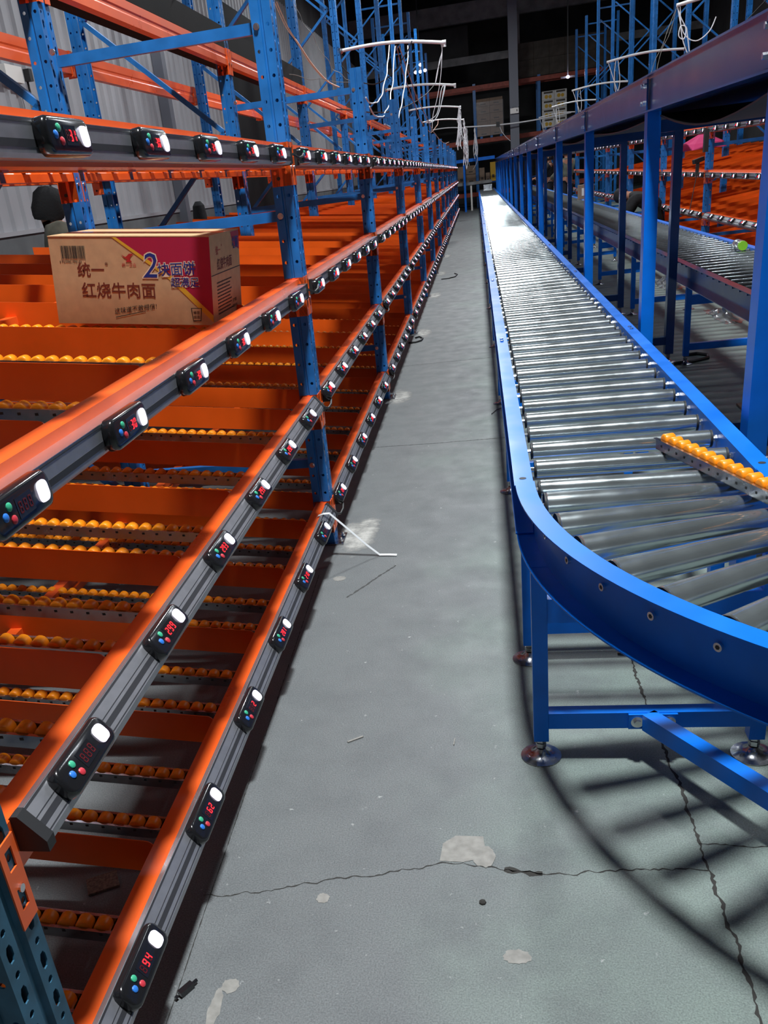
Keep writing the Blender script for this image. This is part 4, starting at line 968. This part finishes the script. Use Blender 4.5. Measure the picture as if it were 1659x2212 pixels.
def person(label, loc, rz, jac, J, hat=None, mask=False, hair=BLACKC, trou=TROUS):
    t = thing('person', label, 'person', loc, rz)
    n = list(J.keys()); V = [J[k] for k in n]
    E_ = [('pel', 'sp1'), ('sp1', 'sp2'), ('sp2', 'neck'), ('neck', 'h0'), ('h0', 'h1'), ('h1', 'h2'), ('sp2', 'sl'), ('sl', 'el'), ('el', 'wl'), ('wl', 'hl'), ('sp2', 'sr'), ('sr', 'er'), ('er', 'wr'), ('wr', 'hr'), ('pel', 'll'), ('ll', 'kl'), ('kl', 'al'), ('al', 'tl'), ('pel', 'lr'), ('lr', 'kr'), ('kr', 'ar'), ('ar', 'tr')]
    R_ = dict(pel=.13, sp1=(.13, .11), sp2=(.14, .11), neck=.055, h0=.07, h1=.10, h2=.085, sl=.06, el=.045, wl=.03, hl=.028, sr=.06, er=.045, wr=.03, hr=.028, ll=.09, kl=.06, al=.045, tl=.04, lr=.09, kr=.06, ar=.045, tr=.04)
    edges = [(n.index(a), n.index(b_)) for a, b_ in E_]
    skin_mesh('body', V, edges, [R_[k] for k in n], SKIN, t, n.index('pel'))
    kk = ['pel', 'sp1', 'sp2', 'neck', 'sl', 'el', 'wl', 'sr', 'er', 'wr']
    ee = [(kk.index(a), kk.index(b_)) for a, b_ in E_ if a in kk and b_ in kk]
    rr = dict(pel=(.19, .15), sp1=(.19, .15), sp2=(.20, .15), neck=.075, sl=.09, el=.075, wl=.055, sr=.09, er=.075, wr=.055)
    skin_mesh('jacket', [J[k] for k in kk], ee, [rr[k] for k in kk], jac, t, 0)
    kk = ['pel', 'll', 'kl', 'al', 'lr', 'kr', 'ar']; ee = [(kk.index(a), kk.index(b_)) for a, b_ in E_ if a in kk and b_ in kk]
    skin_mesh('trousers', [J[k] for k in kk], ee, [.16, .11, .08, .065, .11, .08, .065], trou, t, 0)
    h = Vector(J['h1']); up = (Vector(J['h2'])-Vector(J['h0'])).normalized(); fw = Vector((0, 1, 0)); fw = (fw-up*fw.dot(up)).normalized(); rt = fw.cross(up)
    Mh = Matrix(((rt.x, fw.x, up.x, h.x), (rt.y, fw.y, up.y, h.y), (rt.z, fw.z, up.z, h.z), (0, 0, 0, 1)))
    mb = MB(); 
    for s in (-1, 1): mb.lathe((s*.098, 0, 0), [(.012, -.03), (.02, -.01), (.02, .015), (.01, .03)], 8)
    mb.lathe((0, .105, -.02), [(.016, -.02), (.012, .0), (.004, .03)], 8)
    o = ob('ears_and_nose', mb.mesh('ears_and_nose', SKIN, True), t); o.matrix_local = Mh
    if hat:
        prof = [(.108, -.06), (.122, -.03), (.128, .02), (.126, .07), (.112, .125), (.075, .165), (.02, .18)]
        hm = MB().lathe((0, -.01, .01), prof, 28); random.seed(4)
        for i in range(len(hm.v)): hm.v[i] = hm.v[i]*(1+random.uniform(-.035, .035))
        o = ob('knit_hat', hm.mesh('knit_hat', hat, True), t); o.matrix_local = Mh @ Matrix.Rotation(math.radians(-12), 4, 'X')
    else:
        o = ob('hair', MB().lathe((0, -.018, .0), [(.09, -.07), (.112, -.03), (.115, .03), (.10, .08), (.06, .118), (.02, .128)], 20).mesh('hair', hair, True), t); o.matrix_local = Mh
    if mask:
        o = ob('face_mask', MB().lathe((0, .055, -.045), [(.05, -.05), (.068, -.03), (.070, .02), (.05, .04)], 14).mesh('face_mask', MASKM, True), t); o.matrix_local = Mh
    mb = MB()
    for sd, hk in ((-1, 'hl'), (1, 'hr')):
        hp = Vector(J[hk]); d = (hp-Vector(J['w'+hk[1]])).normalized(); sx = d.orthogonal().normalized()
        for q in range(4): b0 = hp+sx*(.022*(q-1.5)*.8); mb.tube([b0, b0+d*.035, b0+d*(.06-.006*abs(q-1.5))+Vector((0, 0, -.012))], .008, 6)
        mb.tube([hp-d*.02+sx*.02, hp+sx*.045+d*.015, hp+sx*.05+d*.035], .009, 6)
    ob('fingers', mb.mesh('fingers', SKIN, True), t)
    mb = MB()
    for k in 'lr':
        a = Vector(J['a'+k]); b_ = Vector(J['t'+k]); mb.bar(a+Vector((0, -.06, -.05)), b_+Vector((0, .04, -.01)), .095, .07)
    ob('shoes', mb.mesh('shoes', BLACKM), t)
    return t
def stand_pose(h=1.75, lean=0., turn=0., armf=0.):
    s = h/1.75
    def q(x, y, z): return Vector((x*s, (y+lean*max(0, z-.95))*s, z*s))
    return dict(pel=q(0, 0, .98), sp1=q(0, 0, 1.15), sp2=q(0, 0, 1.36), neck=q(0, .0, 1.49), h0=q(0, .01, 1.555), h1=q(0, .015, 1.63), h2=q(0, .01, 1.70),
                sl=q(-.19, 0, 1.41), el=q(-.25, .02+armf*.15, 1.14), wl=q(-.24, .10+armf*.35, .95+armf*.12), hl=q(-.235, .13+armf*.42, .89+armf*.16),
                sr=q(.19, 0, 1.41), er=q(.25, .02+armf*.15, 1.14), wr=q(.24, .10+armf*.35, .95+armf*.12), hr=q(.235, .13+armf*.42, .89+armf*.16),
                ll=q(-.10, 0, .86), kl=q(-.11, .02, .48), al=q(-.11, -.01, .10), tl=q(-.12, .12, .04), lr=q(.10, 0, .86), kr=q(.11, .02, .48), ar=q(.11, -.01, .10), tr=q(.12, .12, .04))
def hunched():
    J = stand_pose(1.75, armf=.5)
    for k, p in J.items():
        if k in ('sp1', 'sp2', 'sl', 'sr'): p.z += .10
        if k in ('el', 'er', 'wl', 'wr', 'hl', 'hr'): p.z += .05
        if k in ('neck',): p.z += .05
        if k in ('h0', 'h1', 'h2'): p.x -= .04; p.y -= .03
    return J
person('person in black knitted hat, face mask and olive jacket standing by the left wall', (-3.22, 7.03, 0), math.radians(-62), OLIVE, hunched(), hat=KNIT, mask=True)
person('person in grey-green jacket standing between the second conveyor and right rack', (2.42, 27.3, 0), math.radians(40), GREYJ, stand_pose(1.80, armf=.7))
person('person in black jacket standing farther behind the second conveyor', (2.42, 33.5, 0), math.radians(70), BLACKC, stand_pose(1.72, armf=.9))
def crouch():
    q = lambda x, y, z: Vector((x, y, z))
    return dict(pel=q(0, -.25, .62), sp1=q(0, -.13, .76), sp2=q(0, .08, .86), neck=q(0, .20, .89), h0=q(0, .25, .895), h1=q(0, .31, .88), h2=q(0, .355, .90),
                sl=q(-.19, .10, .84), el=q(-.27, .22, .62), wl=q(-.20, .38, .50), hl=q(-.18, .44, .47), sr=q(.19, .10, .84), er=q(.27, .22, .62), wr=q(.20, .38, .50), hr=q(.18, .44, .47),
                ll=q(-.11, -.18, .55), kl=q(-.17, .16, .42), al=q(-.15, -.12, .10), tl=q(-.16, .02, .04), lr=q(.11, -.18, .55), kr=q(.17, .16, .42), ar=q(.15, -.12, .10), tr=q(.16, .02, .04))
person('person in black coat crouching forward between second conveyor and right rack', (2.56, 15.9, .0), math.radians(75), BLACKC, crouch(), trou=BLACKC)

# ------------------------------------------------------------------ far end: pallet rack, cartons, signs, lights
t = thing('pallet_rack', 'blue and dull red pallet rack standing across the far end', 'rack', (0, 43, 0))
for x in (-2.6, .06, 2.70, 5.35): ob('upright', MB().box(x-.06, x+.06, 0, .1, 0, 4.75).mesh('upright', BLUE), t); ob('upright', MB().box(x-.06, x+.06, 1.0, 1.1, 0, 4.75).mesh('upright', BLUE), t)
for z in (.55, 2.60, 4.60):
    for y in (-.05, 1.05): ob('beam', MB().box(-2.66, 5.41, y, y+.06, z-.08, z+.08).mesh('beam', BRICKR), t)
for x in (.30, .72, 1.12, 2.95, 3.6): ob('bearer', MB().box(x-.05, x+.05, -.06, 1.1, 2.68, 2.76).mesh('bearer', BLUE), t)
ob('shelf_board', MB().box(-.9, 2.6, -.05, 1.1, .95, 1.0).mesh('shelf_board', DBLUE), t)
def carton(x0, x1, z0, z1, y, m, label, group=None, deco=None):
    t = thing('stacked_carton', label, 'carton', (x0, y, z0), 0, group)
    w_, h = x1-x0, z1-z0
    ob('case', MB().box(0, w_-.008, 0, .45, 0, h-.008).mesh('case', m), t)
    ob('tape', MB().box(w_*.3, w_*.7, -.003, 0, h*.18, h*.34).mesh('tape', CARD3), t) if deco is None else None
    if deco:
        ob('picture', MB().use(WHITE).box(w_*.06, w_*.94, -.004, 0, h*.05, h*.95).use(CARD3).box(w_*.14, w_*.86, -.006, -.004, h*.70, h*.90).use(YEL).lathe((w_*.35, -.004, h*.36), [(h*.22, -.003), (h*.2, 0)], 12, 'y').lathe((w_*.65, -.004, h*.34), [(h*.2, -.003), (h*.18, 0)], 12, 'y').mesh('picture'), t)
rows = ['lowest', 'second', 'third', 'fourth', 'topmost']
for c in range(2):
    for r_ in range(5):
        carton(.14+.54*c, .14+.54*(c+1), 2.77+.28*r_, 2.77+.28*(r_+1), 43.0, CARD2, 'brown carton wrapped on the far pallet, %s row, %s column' % (rows[r_], 'left' if c == 0 else 'right'), 'wrapped cartons on the far pallet')
WRAP = mat('stretch_wrap_film', (.9, .9, .95), .12, alpha=.10, bump=1., scale=3)
ob2 = tag(ob('stretch_wrap', MB().box(.12, 1.24, 42.975, 42.98, 2.77, 4.05).mesh('stretch_wrap', WRAP)), 'clear stretch wrap around the cartons on far pallet', 'plastic film')
for c in range(2):
    for r_ in range(4):
        carton(2.82+.5*c, 2.82+.5*(c+1), 2.77+.335*r_, 2.77+.335*(r_+1), 43.0, WHITE, 'white printed carton with round pictures, %s row, %s column at far end' % (rows[r_], 'left' if c == 0 else 'right'), 'white printed cartons', deco=True)
for i, (x0, x1, z0, z1, m, l) in enumerate(((-.78, -.48, 1.005, 1.72, CARD2, 'tall brown carton at the left of the low far shelf'), (-.42, .0, 1.38, 1.72, CARD2, 'upper brown carton left of the far blue upright'), (-.42, .0, 1.005, 1.37, CARD2, 'lower brown carton left of the far blue upright'), (.15, .38, 1.005, 1.58, CARD2, 'narrow brown carton right of the far blue upright'), (.42, .60, 1.005, 1.36, CARD2, 'small brown carton on the low far shelf'), (.62, .85, 1.005, 1.75, YEL, 'yellow carton on the low far shelf beside the posts'))):
    carton(x0, x1, z0, z1, 43.1, m, l)
for i in range(6):
    for r_ in range(2):
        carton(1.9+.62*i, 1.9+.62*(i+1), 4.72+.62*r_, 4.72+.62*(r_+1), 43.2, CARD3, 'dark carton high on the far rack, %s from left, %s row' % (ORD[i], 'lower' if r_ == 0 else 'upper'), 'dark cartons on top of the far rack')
t = thing('emergency_light', 'white emergency light with two round lamps on the grey column', 'emergency light', (1.57, 39.93, 3.42))
ob('box', MB().box(-.16, .16, -.06, 0, -.10, .09).mesh('box', WHITE), t)
for s in (-1, 1): ob('lamp', MB().cyl((s*.11, -.08, .15), (s*.11, 0, .15), .06, n=16).mesh('lamp', GREYC), t)
ob('switch', MB().box(.08, .11, -.064, -.06, -.04, .04).mesh('switch', INK), t)
for (x, y, z, l, n) in ((-1.86, 38, 5.03, 'cluster of violet-white lamps glowing high at the far left', 4), (3.41, 38, 4.16, 'single white lamp glowing high at the far right', 1)):
    t = thing('work_light', l, 'lamp', (x, y, z))
    ob('bracket', MB().box(-.25, .25, .02, .06, -.03, .03).box(-.02, .02, .02, .06, 0, 4.5).mesh('bracket', BLACKM), t)
    for k in range(n):
        p = ((-.17, 0, 0), (0, 0, 0), (.17, 0, .02), (.02, 0, .22))[k] if n > 1 else (0, 0, 0)
        ob('bulb', MB().lathe(p, [(.02, -.05), (.06, -.02), (.06, .02), (.02, .05)], 12).mesh('bulb', LAMPV, True), t)
    ld = bpy.data.lights.new('work_light_bulb', 'POINT'); ld.energy = 12; ld.shadow_soft_size = .1; ld.color = (.8, .75, 1)
    lo = bpy.data.objects.new('work_light_bulb', ld); C.objects.link(lo); lo.parent = t; lo.location = (0, -.15, 0)
